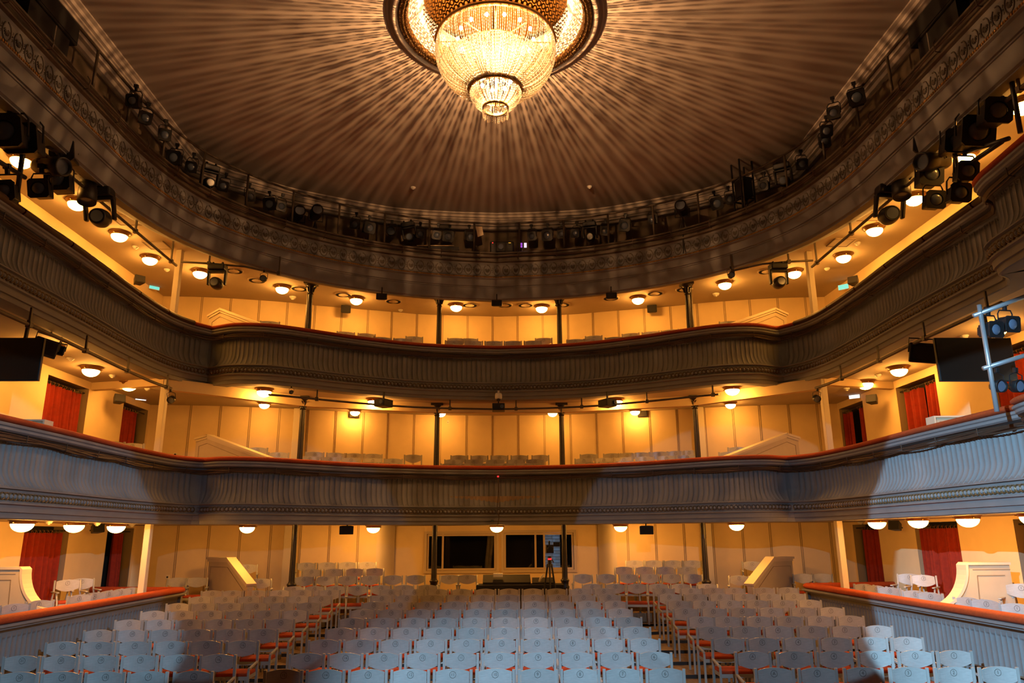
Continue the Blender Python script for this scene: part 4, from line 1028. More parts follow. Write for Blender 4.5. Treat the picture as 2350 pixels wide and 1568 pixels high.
for px, py, sc, tx in ((812, 950, 20.0, 'dark loudspeaker high on the back wall of the lowest balcony, left bay'), (1475, 949, 20.0, 'dark loudspeaker high on the back wall of the lowest balcony, right bay'),
                       (793, 711, 19.65, 'dark loudspeaker high on the back wall of the middle balcony, left bay'), (1497, 710, 19.65, 'dark loudspeaker high on the back wall of the middle balcony, right bay')):
    p = at_y(px, py, sc-0.0); p.y = sc-0.0; speaker(p, 0.3*(1 if px < 1140 else -1), tx, size=(0.27, 0.2, 0.21), tilt=0.1, wall=(0, 0.3, 0))
for px, py, Yv, tx in ((876, 682, 17.3, 'black monitor loudspeaker under the gallery lip left of centre'), (1140, 697, 17.9, 'black monitor loudspeaker under the gallery lip at the centre'), (1403, 680, 17.3, 'black monitor loudspeaker under the gallery lip right of centre')):
    p = at_y(px, py, Yv); speaker(p, 0.12*(1 if px < 1100 else -1 if px > 1200 else 0), tx, size=(0.27, 0.22, 0.16), tilt=0.15, wall=(0, 0.05, 0.25))
for px, py, Yv, rz, tx in ((880, 926, 17.15, -0.5, 'black box projector on the pipe under the middle balcony left of centre'), (1144, 936, 17.8, 0, 'black box projector on the pipe at the centre of the middle balcony'), (1394, 926, 17.15, 0.5, 'black box projector on the pipe under the middle balcony right of centre')):
    p = at_y(px, py, Yv); t = thing('projector', tx, 'projector', p, rz=rz, group='projectors on the pipe')
    MB().box((0, 0, 0), (0.30, 0.34, 0.17)).build('body', M['black'], t, bevel=0.015)
    MB().cyl((0.08, -0.16, 0), (0.08, -0.21, 0), 0.045, n=14).build('lens', M['lens'], t); MB().bar((0, 0, 0.08), (0, 0, SOFFIT[2]-p.z), 0.03, 0.03).build('bracket', M['black'], t)
# ------------------------------------------------------------------ pipes with hangers
def planpath(plan, N, d, z, i0, i1, step=12):
    return [(plan[i].x+N[i].x*d, plan[i].y+N[i].y*d, z) for i in range(i0, i1, step)]
def xr(plan, cond): idx = [i for i, p in enumerate(plan) if cond(p)]; return idx[0], idx[-1]
def pipe(path, r, label, hz_, gap=1.55):
    t = thing('lighting_pipe', label, 'pipe', path[0]); o = Vector(path[0])
    MB().tube([Vector(p)-o for p in path], r, 8).build('tube', M['pipe'], t, smooth=True)
    acc = 0.6
    for a, b in zip(path, path[1:]):
        acc += (Vector(b)-Vector(a)).length
        if acc > gap:
            acc = 0; m_ = MB(); q = Vector(b)-o
            m_.bar(q, (q.x, q.y, hz_-o.z), 0.03, 0.03); m_.box((q.x, q.y, q.z), (0.07, 0.07, 0.08)); m_.build('hanger', M['pipe'], t)
    return t
for sx, nm in ((-1, 'left'), (1, 'right')):
    i0, i1 = xr(PLAN2, lambda p: p.x*sx > 6.7 and p.y < 15.5 and p.y > 8)
    pipe(planpath(PLAN2, N2, -0.02, 5.50, i0, i1), 0.03, 'straight lighting pipe under the %s side of the middle balcony' % nm, SOFFIT[2])
    pipe([(sx*6.88, y, 8.17) for y in np.linspace(7.5, 15.3, 30)], 0.028, 'straight lighting pipe under the %s side of the top gallery' % nm, 8.62)
i0, i1 = xr(PLAN2, lambda p: abs(p.x) < 4.9 and p.y > 15)
pipe(planpath(PLAN2, N2, -0.22, 5.52, i0, i1), 0.024, 'curved lighting pipe under the centre of the middle balcony', SOFFIT[2])
for sx in (-1, 1):
    pts = [at_z(x, y, 8.22) for x, y in ([(415, 601), (480, 605), (560, 612), (640, 628)] if sx < 0 else [(1866, 598), (1810, 601), (1750, 606), (1680, 622)])]
    pipe([tuple(p) for p in pts], 0.024, 'short bent lighting pipe at the %s corner of the top gallery' % ('left' if sx < 0 else 'right'), 8.62, 0.8)
# cables strapped under the rails
def cables(plan, N, z, d, label, n=5):
    t = thing('cable_bundle', label, 'cable', (0, 0, 0)); rg = random.Random(5)
    for k in range(n):
        ph = rg.uniform(0, 6); path = []
        for i in range(0, len(plan), 8):
            path.append((plan[i].x+N[i].x*(d+0.012*math.sin(i*.02+ph)), plan[i].y+N[i].y*(d+0.012*math.sin(i*.02+ph)), z-0.014*k+0.018*math.sin(i*0.021*(1+k*.2)+ph)))
        MB().tube(path, 0.013, 5).build('cable', M['cable'], t, raw=True)
    for i in range(50, len(plan)-50, 83):
        p = Vector((plan[i].x+N[i].x*d, plan[i].y+N[i].y*d, z)); n3 = Vector((N[i].x, N[i].y, 0))
        MB().tube([p-n3*0.0+Vector((0, 0, 0.16)), p+n3*0.05+Vector((0, 0, 0.08)), p+n3*0.04-Vector((0, 0, 0.06)), p-n3*0.04-Vector((0, 0, 0.07))], 0.008, 5).build('strap', M['cable'], t)
cables(PLAN1, N1, RAIL[1]-0.17, -0.10, 'brown cables strapped under the bright red rail of the lowest balcony')
cables(PLAN2, N2, RAIL[2]-0.17, -0.10, 'brown cables strapped under the dark red rail of the middle balcony')
cables(PLAN3, N3, RAIL[3]-0.14, 0.02, 'brown cables strapped along the front of the top gallery', 2)
# gallery rail of posts and a top tube
gp = [i for i in range(len(PLAN3))]
t = thing('gallery_railing', 'tube railing on posts along the top gallery that carries the spotlights', 'railing', (0, 0, 0))
MB().tube([(PLAN3[i].x-N3[i].x*0.17, PLAN3[i].y-N3[i].y*0.17, 10.38) for i in range(0, len(PLAN3), 10)], 0.026, 8).build('top_tube', M['pipe'], t, smooth=True)
acc = 0; L3 = 0
mid = len(PLAN3)//2
for k in range(-11, 12):
    i = mid+int(round((k+0.5)*1.13/0.0118))
    if 0 <= i < len(PLAN3):
        x, y = PLAN3[i].x-N3[i].x*0.17, PLAN3[i].y-N3[i].y*0.17
        MB().cyl((x, y, RAIL[3]), (x, y, 10.38), 0.026, n=8).build('post', M['pipe'], t, smooth=True)

# ------------------------------------------------------------------ stage lights
def aim(v): return Vector(v).to_track_quat('-Y', 'Z').to_euler()
LP = {}
def part_into(t, nm, mb, m, **k): return mb.build(nm, m, t, **k)
def make_light(kind):
    t = thing('stage_light', 'x', 'stage light'); B = M['black']
    if kind in ('fresnel', 'square'):
        s = 1.0 if kind == 'fresnel' else 1.25
        b = MB().box((0, 0.02, -0.30), (0.17*s, 0.20*s, 0.17*s)); b.box((0, 0.14*s, -0.30), (0.12*s, 0.06, 0.12*s)); b.box((0, 0.02, -0.30+0.10*s), (0.10, 0.16, 0.03)); part_into(t, 'body', b, B, bevel=0.012)
        f = MB(); w_ = 0.115*s
        def sq(k, y):
            a = 2*PI*k/24+PI/24; m_ = max(abs(math.cos(a)), abs(math.sin(a))); return (w_*math.cos(a)/m_, y, -0.30+w_*math.sin(a)/m_)
        def ci(k, y): a = 2*PI*k/24+PI/24; return (0.078*s*math.cos(a), y, -0.30+0.078*s*math.sin(a))
        f.grid([[sq(k, -0.095*s) for k in range(24)], [sq(k, -0.12*s) for k in range(24)], [ci(k, -0.12*s) for k in range(24)], [ci(k, -0.09*s) for k in range(24)]], cv=True)
        part_into(t, 'colour_frame', f, B)
        part_into(t, 'lens', MB().lathe([(0.0, 0.03), (0.035*s, 0.027), (0.065*s, 0.016), (0.078*s, 0.0), (0.082*s, -0.01)], 20, (0, -0.10*s, -0.30), Matrix(((1, 0, 0), (0, 0, -1), (0, 1, 0)))), M['lens'], smooth=True)
        part_into(t, 'yoke', MB().tube([(-0.105*s, 0.02, -0.30), (-0.115*s, 0.02, -0.14), (-0.09*s, 0.02, -0.09), (0.09*s, 0.02, -0.09), (0.115*s, 0.02, -0.14), (0.105*s, 0.02, -0.30)], 0.010, 6), B)
        c = MB().box((0, 0.02, -0.045), (0.04, 0.05, 0.09)); c.box((0, 0.02, 0.0), (0.075, 0.06, 0.06)); part_into(t, 'clamp', c, B, bevel=0.006)
    elif kind == 'barrel':
        p = MB().lathe([(0, 0.20), (0.07, 0.19), (0.10, 0.12), (0.11, 0.02), (0.10, -0.06), (0.115, -0.10), (0.12, -0.18), (0.118, -0.30), (0.10, -0.31), (0.09, -0.26), (0, -0.25)], 20, (0, 0, -0.30), Matrix(((1, 0, 0), (0, 0, -1), (0, 1, 0))) @ Matrix.Rotation(PI, 3, 'X'))
        part_into(t, 'barrel', p, B, smooth=True)
        part_into(t, 'lens', MB().cyl((0, -0.255, -0.30), (0, -0.262, -0.30), 0.095, n=18), M['lens'])
        part_into(t, 'yoke', MB().tube([(-0.125, 0.0, -0.30), (-0.13, 0.0, -0.12), (-0.10, 0.0, -0.08), (0.10, 0.0, -0.08), (0.13, 0.0, -0.12), (0.125, 0.0, -0.30)], 0.011, 6), B)
        part_into(t, 'clamp', MB().box((0, 0, -0.03), (0.07, 0.06, 0.10)), B, bevel=0.006)
    elif kind == 'moving':
        b = MB().box((0, 0, -0.11), (0.36, 0.26, 0.13)); b.box((-0.1, 0, -0.02), (0.05, 0.06, 0.08)); b.box((0.1, 0, -0.02), (0.05, 0.06, 0.08)); part_into(t, 'base', b, B, bevel=0.025)
        y = MB()
        for s in (-1, 1):
            y.prism([(s*0.155, -0.06, -0.20), (s*0.155, 0.06, -0.20), (s*0.155, 0.045, -0.50), (s*0.155, -0.045, -0.50)], (0, 0, 0), (s*0.045, 0, 0))
        y.box((0, 0, -0.20), (0.40, 0.13, 0.05)); part_into(t, 'yoke', y, B, bevel=0.015)
        h = MB().lathe([(0, 0.17), (0.07, 0.165), (0.115, 0.12), (0.13, 0.04), (0.125, -0.05), (0.11, -0.13), (0.10, -0.15), (0.085, -0.14), (0, -0.13)], 22, (0, 0, -0.46), Matrix(((1, 0, 0), (0, 0, -1), (0, 1, 0))) @ Matrix.Rotation(PI, 3, 'X')); part_into(t, 'head', h, B, smooth=True)
        part_into(t, 'lens', MB().cyl((0, -0.142, -0.46), (0, -0.148, -0.46), 0.08, n=18), M['lens'])
    elif kind == 'par':
        p = MB().lathe([(0, 0.11), (0.05, 0.10), (0.085, 0.04), (0.09, -0.08), (0.085, -0.085), (0.075, -0.05), (0, -0.04)], 18, (0, 0, -0.24), Matrix(((1, 0, 0), (0, 0, -1), (0, 1, 0))) @ Matrix.Rotation(PI, 3, 'X')); part_into(t, 'can', p, B, smooth=True)
        part_into(t, 'lens', MB().cyl((0, -0.045, -0.24), (0, -0.052, -0.24), 0.078, n=16), M['lens'])
        part_into(t, 'yoke', MB().tube([(-0.095, 0, -0.24), (-0.10, 0, -0.09), (0, 0, -0.05), (0.10, 0, -0.09), (0.095, 0, -0.24)], 0.008, 6), B)
        part_into(t, 'clamp', MB().box((0, 0, -0.02), (0.05, 0.05, 0.07)), B, bevel=0.006)
    return t
OFF = {'fresnel': 0.30, 'square': 0.30, 'barrel': 0.30, 'moving': 0.36, 'par': 0.24}
def light(kind, p, rz, label, group, s=1.0, tilt=0.0, roll=0.0):
    pos = (p.x, p.y, p.z+OFF[kind]*s)
    if kind not in LP:
        t = LP[kind] = make_light(kind); t.location = pos; t.rotation_euler = (tilt, roll, rz); t['label'] = label; t['group'] = group
    else: t = dup(LP[kind], pos, 0, label, group, rot=(tilt, roll, rz))
    t.scale = (s, s, s); return t
GL = [(116, 75, 'square'), (0, 0, None), (307, 231, 'fresnel'), (337, 271, 'fresnel'), (378, 309, 'fresnel'), (403, 362, 'square'), (442, 383, 'fresnel'), (482, 408, 'moving'), (517, 428, 'fresnel'), (571, 450, 'fresnel'), (616, 468, 'square'), (648, 474, 'fresnel'),
      (817, 515, 'fresnel'), (848, 523, 'square'), (899, 532, 'barrel'), (934, 535, 'moving'), (965, 537, 'fresnel'), (1006, 540, 'fresnel'), (1032, 543, 'square'), (1077, 543, 'fresnel'), (1219, 542, 'fresnel'), (1257, 540, 'square'), (1288, 537, 'fresnel'), (1324, 535, 'fresnel'),
      (1353, 534, 'moving'), (1391, 530, 'fresnel'), (1437, 518, 'square'), (1498, 504, 'fresnel'), (1640, 468, 'square'), (1673, 457, 'fresnel'), (1755, 425, 'fresnel'), (1796, 404, 'moving'), (1841, 376, 'fresnel'), (1893, 325, 'fresnel'), (1900, 300, 'fresnel'), (1914, 258, 'fresnel'), (1963, 225, 'square')]
desc = {'fresnel': 'small black spotlight', 'square': 'square-fronted black spotlight', 'barrel': 'long black profile spotlight', 'moving': 'black moving-head light in its yoke'}
k = 0; cnt = {}
total = {}
for x, y, kd in GL:
    if kd: total[kd] = total.get(kd, 0)+1
for x, y, kd in GL:
    if not kd: continue
    p = at_z(x, y, 10.06); k += 1; cnt[kd] = cnt.get(kd, 0)+1
    light(kd, p, -math.atan2(p.x, 12)*0.7+random.uniform(-.35, .35), '%s on the top gallery, %s such from the left' % (desc[kd], ORD[cnt[kd]]), 'gallery spotlights', 1.0 if kd != 'moving' else 0.95, 0.25, random.uniform(-.15, .15))
CL = [(-1, 217, 480, 'moving', 'black moving-head light hanging lowest on the left gallery pipe'), (-1, 177, 437, 'barrel', 'black drum-shaped spotlight in front of a lit globe on the left gallery pipe'), (-1, 142, 352, 'square', 'square-framed spotlight highest in the left cluster with a ringed lens'), (-1, 131, 418, 'square', 'square-framed spotlight lower in the left cluster with a ringed lens'),
      (-1, 108, 378, 'barrel', 'black barrel spotlight lying sideways in the left cluster'), (-1, 84, 433, 'fresnel', 'small black spotlight beside the pole of the left frame'), (-1, 45, 322, 'square', 'large black spotlight above the lit globe in the left frame'), (-1, 8, 305, 'square', 'large black spotlight cut by the left frame edge'), (-1, 4, 438, 'fresnel', 'blue-lit spotlight cut by the left frame edge below the crossbar'),
      (1, 2053, 474, 'moving', 'black moving-head light hanging lowest on the right gallery pipe'), (1, 2091, 425, 'barrel', 'black drum-shaped spotlight in front of a lit globe on the right gallery pipe'), (1, 2123, 334, 'square', 'square-framed spotlight highest in the right cluster with a ringed lens'), (1, 2137, 405, 'square', 'square-framed spotlight lower in the right cluster with a ringed lens'),
      (1, 2150, 367, 'barrel', 'black barrel spotlight lying sideways in the right cluster'), (1, 2152, 459, 'fresnel', 'small spotlight with frosted filter below the right cluster'), (1, 2209, 443, 'fresnel', 'dark spotlight at the foot of the right frame pole'), (1, 2226, 393, 'fresnel', 'spotlight with cloudy filter under the lit globe of the right cluster'),
      (1, 2199, 327, 'square', 'black flat-fronted spotlight, lowest of three on the right frame'), (1, 2247, 305, 'square', 'black flat-fronted spotlight, middle and largest of three on the right frame'), (1, 2292, 257, 'square', 'black flat-fronted spotlight, topmost of three on the right frame')]
for sx, x, y, kd, lb in CL:
    p = at_x(x, y, sx*6.85); lying = 'sideways' in lb; drum = 'drum' in lb
    s_ = 1.55 if ('largest' in lb or 'large ' in lb) else 1.25
    light(kd, p, (1.2 if lying else 0.15)*-sx, lb, 'pipe cluster spotlights', s_, 1.35 if drum else (0.1 if 'ringed' in lb else 0.2), 0.12*sx)
for x, y, kd, lb in ((2278, 757, 'fresnel', 'blue-glinting spotlight on the right lower frame, nearer its pole'), (2316, 745, 'fresnel', 'blue-glinting spotlight on the right lower frame, farther from its pole'), (2294, 886, 'par', 'open-faced spotlight under the right lower crossbar'), (2337, 886, 'par', 'open-faced spotlight cut by the right frame edge')):
    p = at_y(x, y, 8.9); light(kd, p, 0.15, lb, 'frame spotlights', 0.9, 0.15)
for x, y, X, lb in ((418, 893, -6.6, 'small black spotlight at the end of the left balcony pipe'), (1861, 897, 6.6, 'small black spotlight at the end of the right balcony pipe')):
    p = Vector((X*1.02, 15.36, 5.47-OFF['par']*0.85)); light('par', p, 0, lb, 'pipe end spotlights', 0.85, 0.5)
for x, y, kd, lb in ((497, 640, 'moving', 'moving-head light hanging beside the left gallery globe lamps'), (1788, 638, 'moving', 'moving-head light hanging beside the right gallery globe lamps'), (605, 640, 'par', 'little black spotlight under the left gallery lip'), (1678, 632, 'par', 'little black spotlight under the right gallery lip')):
    p = at_z(x, y, 7.86 if kd == 'moving' else 8.0); light(kd, p, 0, lb, 'gallery lip lights', 1.0 if kd == 'moving' else 0.8, 0.05)
p = at_y(668, 900, 16.3); light('par', p, 0, 'tiny blue-glinting spotlight on the balcony pipe left of the outer column', 'pipe end spotlights', 0.5, 0.3)
# followspots on stands and other gallery gear
def on_gallery(px, py, z=9.9): return at_z(px, py, z)
for x, y, lb in ((684, 492, 'large black followspot resting behind the gallery front left of centre'), (725, 490, 'black followspot on a stand, second from the left'), (1565, 480, 'black followspot on a stand right of centre')):
    p = on_gallery(x, y, 10.1); t = thing('followspot', lb, 'followspot', (p.x, p.y, DECK[3]), rz=-p.x*0.08, group='followspots'); h = p.z-DECK[3]
    MB().tube([(0, 0.35, h+0.06), (0, 0.1, h+0.04), (0, -0.25, h-0.03), (0, -0.33, h-0.04)], [0.12, 0.15, 0.13, 0.14], 14).build('barrel', M['black'], t, smooth=True)
    MB().cyl((0, -0.335, h-0.04), (0, -0.34, h-0.04), 0.11, n=14).build('lens', M['lens'], t)
    MB().tube([(-0.17, 0, h), (-0.17, 0, h-0.2), (0.17, 0, h-0.2), (0.17, 0, h)], 0.014, 6).build('yoke', M['black'], t)
    for q in range(3): MB().tube([(0, 0, h-0.22), (0.32*math.cos(q*2.1+.5), 0.32*math.sin(q*2.1+.5), 0)], 0.016, 6).build('leg', M['black'], t)
p = on_gallery(1152, 558, 9.85)
t = thing('video_projector', 'large black video projector at the centre of the top gallery', 'projector', (p.x, 18.15, RAIL[3]+0.02))
MB().box((0, 0.2, 0.17), (0.62, 0.5, 0.34)).build('body', M['black'], t, bevel=0.04, seg=3); MB().box((-0.03, -0.06, 0.16), (0.24, 0.03, 0.22)).build('lens_bezel', M['iron'], t, bevel=0.01); MB().cyl((-0.03, -0.07, 0.16), (-0.03, -0.12, 0.16), 0.07, n=18).build('lens', M['lens'], t)
M['amber'] = mat('amber_led', (0.3, 0.2, 0), 0.5, emit=(1, 0.5, 0.05), estr=0.8)
MB().box((0.2, -0.055, 0.29), (0.06, 0.01, 0.015)).build('amber_light', M['amber'], t); MB().box((-0.24, -0.055, 0.29), (0.02, 0.01, 0.02)).build('red_light', M['redled'], t); MB().box((0, 0.2, -0.01), (0.7, 0.4, 0.03)).build('foot', M['black'], t)
p = at_y(1199, 563, 18.12); t = thing('tablet_screen', 'small glowing purple screen beside the gallery projector', 'screen', p)
M['purple'] = mat('purple_screen', (0.05, 0.02, 0.06), 0.3, emit=(0.35, 0.07, 0.6), estr=1.0); M['whitescr'] = mat('white_screen', (0.1, 0.1, 0.1), 0.3, emit=(1, 0.8, 0.95), estr=1.0)
MB().box((0, 0.01, 0), (0.235, 0.015, 0.145)).build('case', M['black'], t); mb = MB()
for i in (-1, 0, 1):
    for j in (-1, 1):
        if i < 1: mb.box((-0.055+i*0.055+.03, 0, j*0.034), (0.046, 0.006, 0.058))
mb.build('display', M['purple'], t); MB().box((0.075, 0, 0), (0.07, 0.006, 0.13)).build('bright_pane', M['whitescr'], t); MB().bar((0, 0.02, -0.06), (0, 0.05, -0.42), 0.03, 0.03).build('stand', M['black'], t)
p = at_y(1100, 530, 18.0); M['paper'] = mat('paper', (0.75, 0.62, 0.42), 0.8)
t = tag(MB().add([(-0.10, 0, 0.13), (0.07, 0.01, 0.12), (0.11, 0.0, -0.11), (-0.04, 0.02, -0.16)], [(0, 1, 2, 3)]).build('paper_sheet', M['paper'], raw=True), 'pale sheet of paper pinned to the gallery railing', 'paper'); t.location = p
p = at_y(1000, 568, 18.1); t = thing('equipment_shelf', 'low dark shelf with a lit front edge on the gallery left of the projector', 'shelf', p)
MB().box((0, 0, 0.0), (0.95, 0.25, 0.02)).build('top', M['paper'], t); MB().box((0.05, 0.02, -0.06), (1.1, 0.22, 0.09)).build('body', M['black'], t)
p = at_z(1705, 420, 10.3); t = thing('spotlight_rack', 'tall dark open rack standing on the gallery at the right', 'rack', (p.x, p.y, DECK[3]), rz=0.3)
for a in (-.17, .17):
    for b in (-.15, .15): MB().bar((a, b, 0), (a, b, 2.05), 0.03, 0.03).build('upright', M['black'], t)
for z in (1.0, 1.5, 2.03):
    m_ = MB()
    for a in (-.17, .17): m_.bar((a, -.15, z), (a, .15, z), 0.03, 0.03)
    for b in (-.15, .15): m_.bar((-.17, b, z), (.17, b, z), 0.03, 0.03)
    m_.build('shelf_frame', M['black'], t)
MB().box((0, 0, 1.28), (0.3, 0.26, 0.42)).build('dimmer_box', M['black'], t, bevel=0.01)
for sx, Yc, lb in ((-1, 9.7, 'long black line loudspeaker on the left top gallery'), (1, 9.6, 'long black line loudspeaker on the right top gallery')):
    t = thing('line_speaker', lb, 'speaker', (sx*6.72, Yc, DECK[3])); MB().box((0, 0, 1.30), (0.28, 1.3, 0.36)).build('cabinet', M['blackcloth'], t, bevel=0.02); MB().box((-sx*0.145, 0, 1.30), (0.012, 1.22, 0.30)).build('grille', M['blackcloth'], t); MB().box((0, 0, 0.56), (0.2, 1.0, 1.12)).build('stand', M['blackcloth'], t)

# pipe frames at the sides
def frame(label, segs, r, m):
    t = thing('pipe_frame', label, 'frame', segs[0][1]); o = Vector(segs[0][1])
    for nm, a, b in segs: MB().cyl(Vector(a)-o, Vector(b)-o, r, n=10).build(nm, m, t, smooth=True)
    return t
ax = lambda x, y, X=-6.85: tuple(at_x(x, y, X))
frame('dark pipe frame with crossbars at the left end of the gallery pipe', [('pole', ax(36, 470), ax(68, 235)), ('crossbar', ax(-60, 170), ax(78, 268)), ('crossbar', ax(-60, 335), ax(57, 408)), ('crossbar', ax(45, 288), ax(88, 364))], 0.035, M['black'])
ax2 = lambda x, y: tuple(at_x(x, y, 6.85))
frame('dark pipe frame with crossbars at the right end of the gallery pipe', [('pole', ax2(2342, 305), ax2(2312, 130)), ('pole', ax2(2205, 450), ax2(2182, 285)), ('crossbar', ax2(2170, 292), ax2(2325, 182)), ('crossbar', ax2(2215, 350), ax2(2315, 318)), ('crossbar', ax2(2190, 400), ax2(2300, 325))], 0.033, M['black'])
ay = lambda x, y: tuple(at_y(x, y, 8.9))
frame('grey steel scaffold frame hanging at the right edge beside the screen', [('pole', ay(2247, 700), ay(2288, 945)), ('crossbar', ay(2234, 725), ay(2420, 655)), ('crossbar', ay(2256, 846), ay(2420, 795))], 0.028, M['steel'])

# ------------------------------------------------------------------ screens, floodlights, small fittings
M['screen'] = mat('black_glass_screen', (0.012, 0.010, 0.008), 0.08, coat=0.5)
def screen(x0, x1, Y, z0, z1, label, rz=0.0):
    t = thing('monitor', label, 'monitor', ((x0+x1)/2, Y, (z0+z1)/2), rz=rz, group='hanging screens')
    w_, h_ = x1-x0, z1-z0
    MB().box((0, 0.03, 0), (w_, 0.05, h_)).build('case', M['black'], t, bevel=0.006); MB().box((0, 0.003, 0), (w_-0.03, 0.01, h_-0.03)).build('display', M['screen'], t)
    MB().bar((0.3, 0.06, 0.2), (0.3, 0.10, 0.85), 0.04, 0.04).build('bracket', M['black'], t)
a = at_y(2144, 775, 10.9); b = at_y(2338, 875, 10.9); screen(a.x, b.x, 10.9, b.z, a.z, 'flat black screen hanging behind the right scaffold frame')
a = at_y(102, 775, 11.1); b = at_y(102, 874, 11.1); screen(a.x-1.25, a.x, 11.1, b.z, a.z, 'flat black screen hanging at the left edge of the lowest balcony')
def flood(p, rz, tilt, s, label):
    t = thing('floodlight', label, 'floodlight', p, rot=(tilt, 0.15, rz), group='floodlights')
    MB().box((0, 0.03, 0), (0.30*s, 0.06, 0.24*s)).build('housing', M['black'], t, bevel=0.02); MB().box((0, -0.003, 0), (0.24*s, 0.01, 0.18*s)).build('glass', M['screen'], t)
    MB().tube([(-0.155*s, 0.03, 0), (-0.16*s, 0.03, 0.17*s), (0.16*s, 0.03, 0.17*s), (0.155*s, 0.03, 0)], 0.012, 6).build('bracket', M['black'], t)
    MB().bar((0, 0.03, 0.17*s), (0, 0.03, (SOFFIT[2]-p.z)*1.03), 0.02, 0.02).build('hanger', M['black'], t)
flood(at_y(2119, 810, 11.6), -0.3, 0.15, 1.35, 'black rectangular floodlight beside the right hanging screen'); flood(at_y(107, 798, 11.9), 0.9, 0.1, 1.2, 'black floodlight seen edge-on behind the left hanging screen'); flood(at_y(132, 803, 12.2), 0.5, 0.1, 0.7, 'small ribbed floodlight beside the left hanging screen')
# white detectors
det0 = None
def detector(p, label, s=1.0):
    global det0
    if det0 is None:
        det0 = thing('smoke_detector', label, 'detector', p, group='smoke detectors')
        MB().lathe([(0, 0), (0.055, 0), (0.055, -0.015), (0.045, -0.02), (0.042, -0.035), (0, -0.04)], 18).build('base', M['white'], det0, smooth=True); MB().lathe([(0.012, -0.04), (0.022, -0.04), (0.020, -0.052), (0, -0.054)], 12).build('sensor', M['white'], det0, smooth=True)
        o = det0
    else: o = dup(det0, p, 0, label)
    o.scale = (s, s, s)
for pts, z, nm in (([(112, 1196), (223, 1200), (303, 1203)], SOFFIT[1], 'left stalls box ceiling'), ([(2287, 1186), (2157, 1191), (2052, 1195), (1975, 1198)], SOFFIT[1], 'right stalls box ceiling'), ([(162, 822), (258, 861), (338, 891)], SOFFIT[2], 'left ceiling of the lowest balcony'), ([(2213, 770), (2015, 860), (1943, 891)], SOFFIT[2], 'right ceiling of the lowest balcony'),
                  ([(311, 566), (383, 618)], SOFFIT[3], 'left ceiling of the middle balcony'), ([(1968, 557), (1898, 616)], SOFFIT[3], 'right ceiling of the middle balcony')):
    for i, (x, y) in enumerate(pts):
        p = at_z(x, y, z); detector((p.x, p.y, z), 'white smoke detector on the %s, %s from the stage' % (nm, ORD[i+1]), 1.2)
for x, y, z, lb in ((919, 711, SOFFIT[3], 'white detector near the back wall of the middle balcony left of centre'), (672, 681, SOFFIT[3], 'flat white disc on the middle balcony ceiling left of the double column'), (1643, 674, SOFFIT[3], 'flat white disc on the middle balcony ceiling right of the double column'), (948, 430, ZC, 'small detector near the edge of the hall ceiling left of centre'), (1353, 428, ZC, 'small detector near the edge of the hall ceiling right of centre')):
    p = at_z(x, y, z); detector((p.x, p.y, z), lb, 1.6 if 'disc' in lb else 1.2)
# round air diffusers
v0 = None
for i, (x, y, lb) in enumerate(((537, 621, 'behind the left moving head'), (590, 643, 'behind the little left spotlight'), (687, 662, 'against the left double column'), (788, 676, 'left of the globe lamp in the left bay'), (903, 691, 'right of the black monitor speaker in the left bay'), (1078, 700, 'beside the globe lamp left of centre'), (1158, 700, 'behind the central black speaker'), (1206, 700, 'beside the globe lamp right of centre'),
                          (1290, 699, 'behind the inner right column'), (1402, 684, 'behind the black monitor speaker in the right bay'), (1503, 673, 'beside the globe lamp in the right bay'), (1570, 664, 'against the right double column'), (1760, 622, 'behind the right moving head'))):
    p = at_z(x, y, SOFFIT[3]); lb = 'round air diffuser under the gallery '+lb
    if v0 is None:
        v0 = thing('air_diffuser', lb, 'vent', (p.x, p.y, SOFFIT[3]), group='round air diffusers')
        MB().lathe([(0, -0.012), (0.09, -0.012), (0.10, -0.02), (0.20, -0.018), (0.22, -0.008), (0.225, 0)], 36).build('plate', M['ceil'], v0, smooth=True)
        sl = MB()
        for k in range(36):
            a = 2*PI*k/36; sl.bar((0.125*math.cos(a), 0.125*math.sin(a), -0.0215), (0.19*math.cos(a), 0.19*math.sin(a), -0.0205), 0.008, 0.012)
        sl.build('slots', M['dark'], v0)
    else: dup(v0, (p.x, p.y, SOFFIT[3]), 0, lb)
for x, y, lb in ((290, 505, 'left gallery underside by the pipe'), (360, 562, 'left gallery underside near the corner post'), (2000, 495, 'right gallery underside by the pipe'), (1930, 556, 'right gallery underside near the corner post')):
    p = at_z(x, y, SOFFIT[3]); t = thing('ceiling_hatch', 'square hatch ajar in the '+lb, 'hatch', (p.x, p.y, SOFFIT[3])); MB().box((0, 0, -0.008), (0.42, 0.42, 0.016)).build('lid', M['ceil'], t, bevel=0.004)
    m_ = MB(); m_.bar((-0.22, -0.22, -0.012), (0.22, -0.22, -0.012), 0.02, 0.02); m_.bar((0.22, -0.22, -0.012), (0.22, 0.22, -0.012), 0.02, 0.02); m_.bar((-0.22, 0.22, -0.012), (0.22, 0.22, -0.012), 0.02, 0.02); m_.bar((-0.22, -0.22, -0.012), (-0.22, 0.22, -0.012), 0.02, 0.02); m_.build('frame', M['seam'], t)
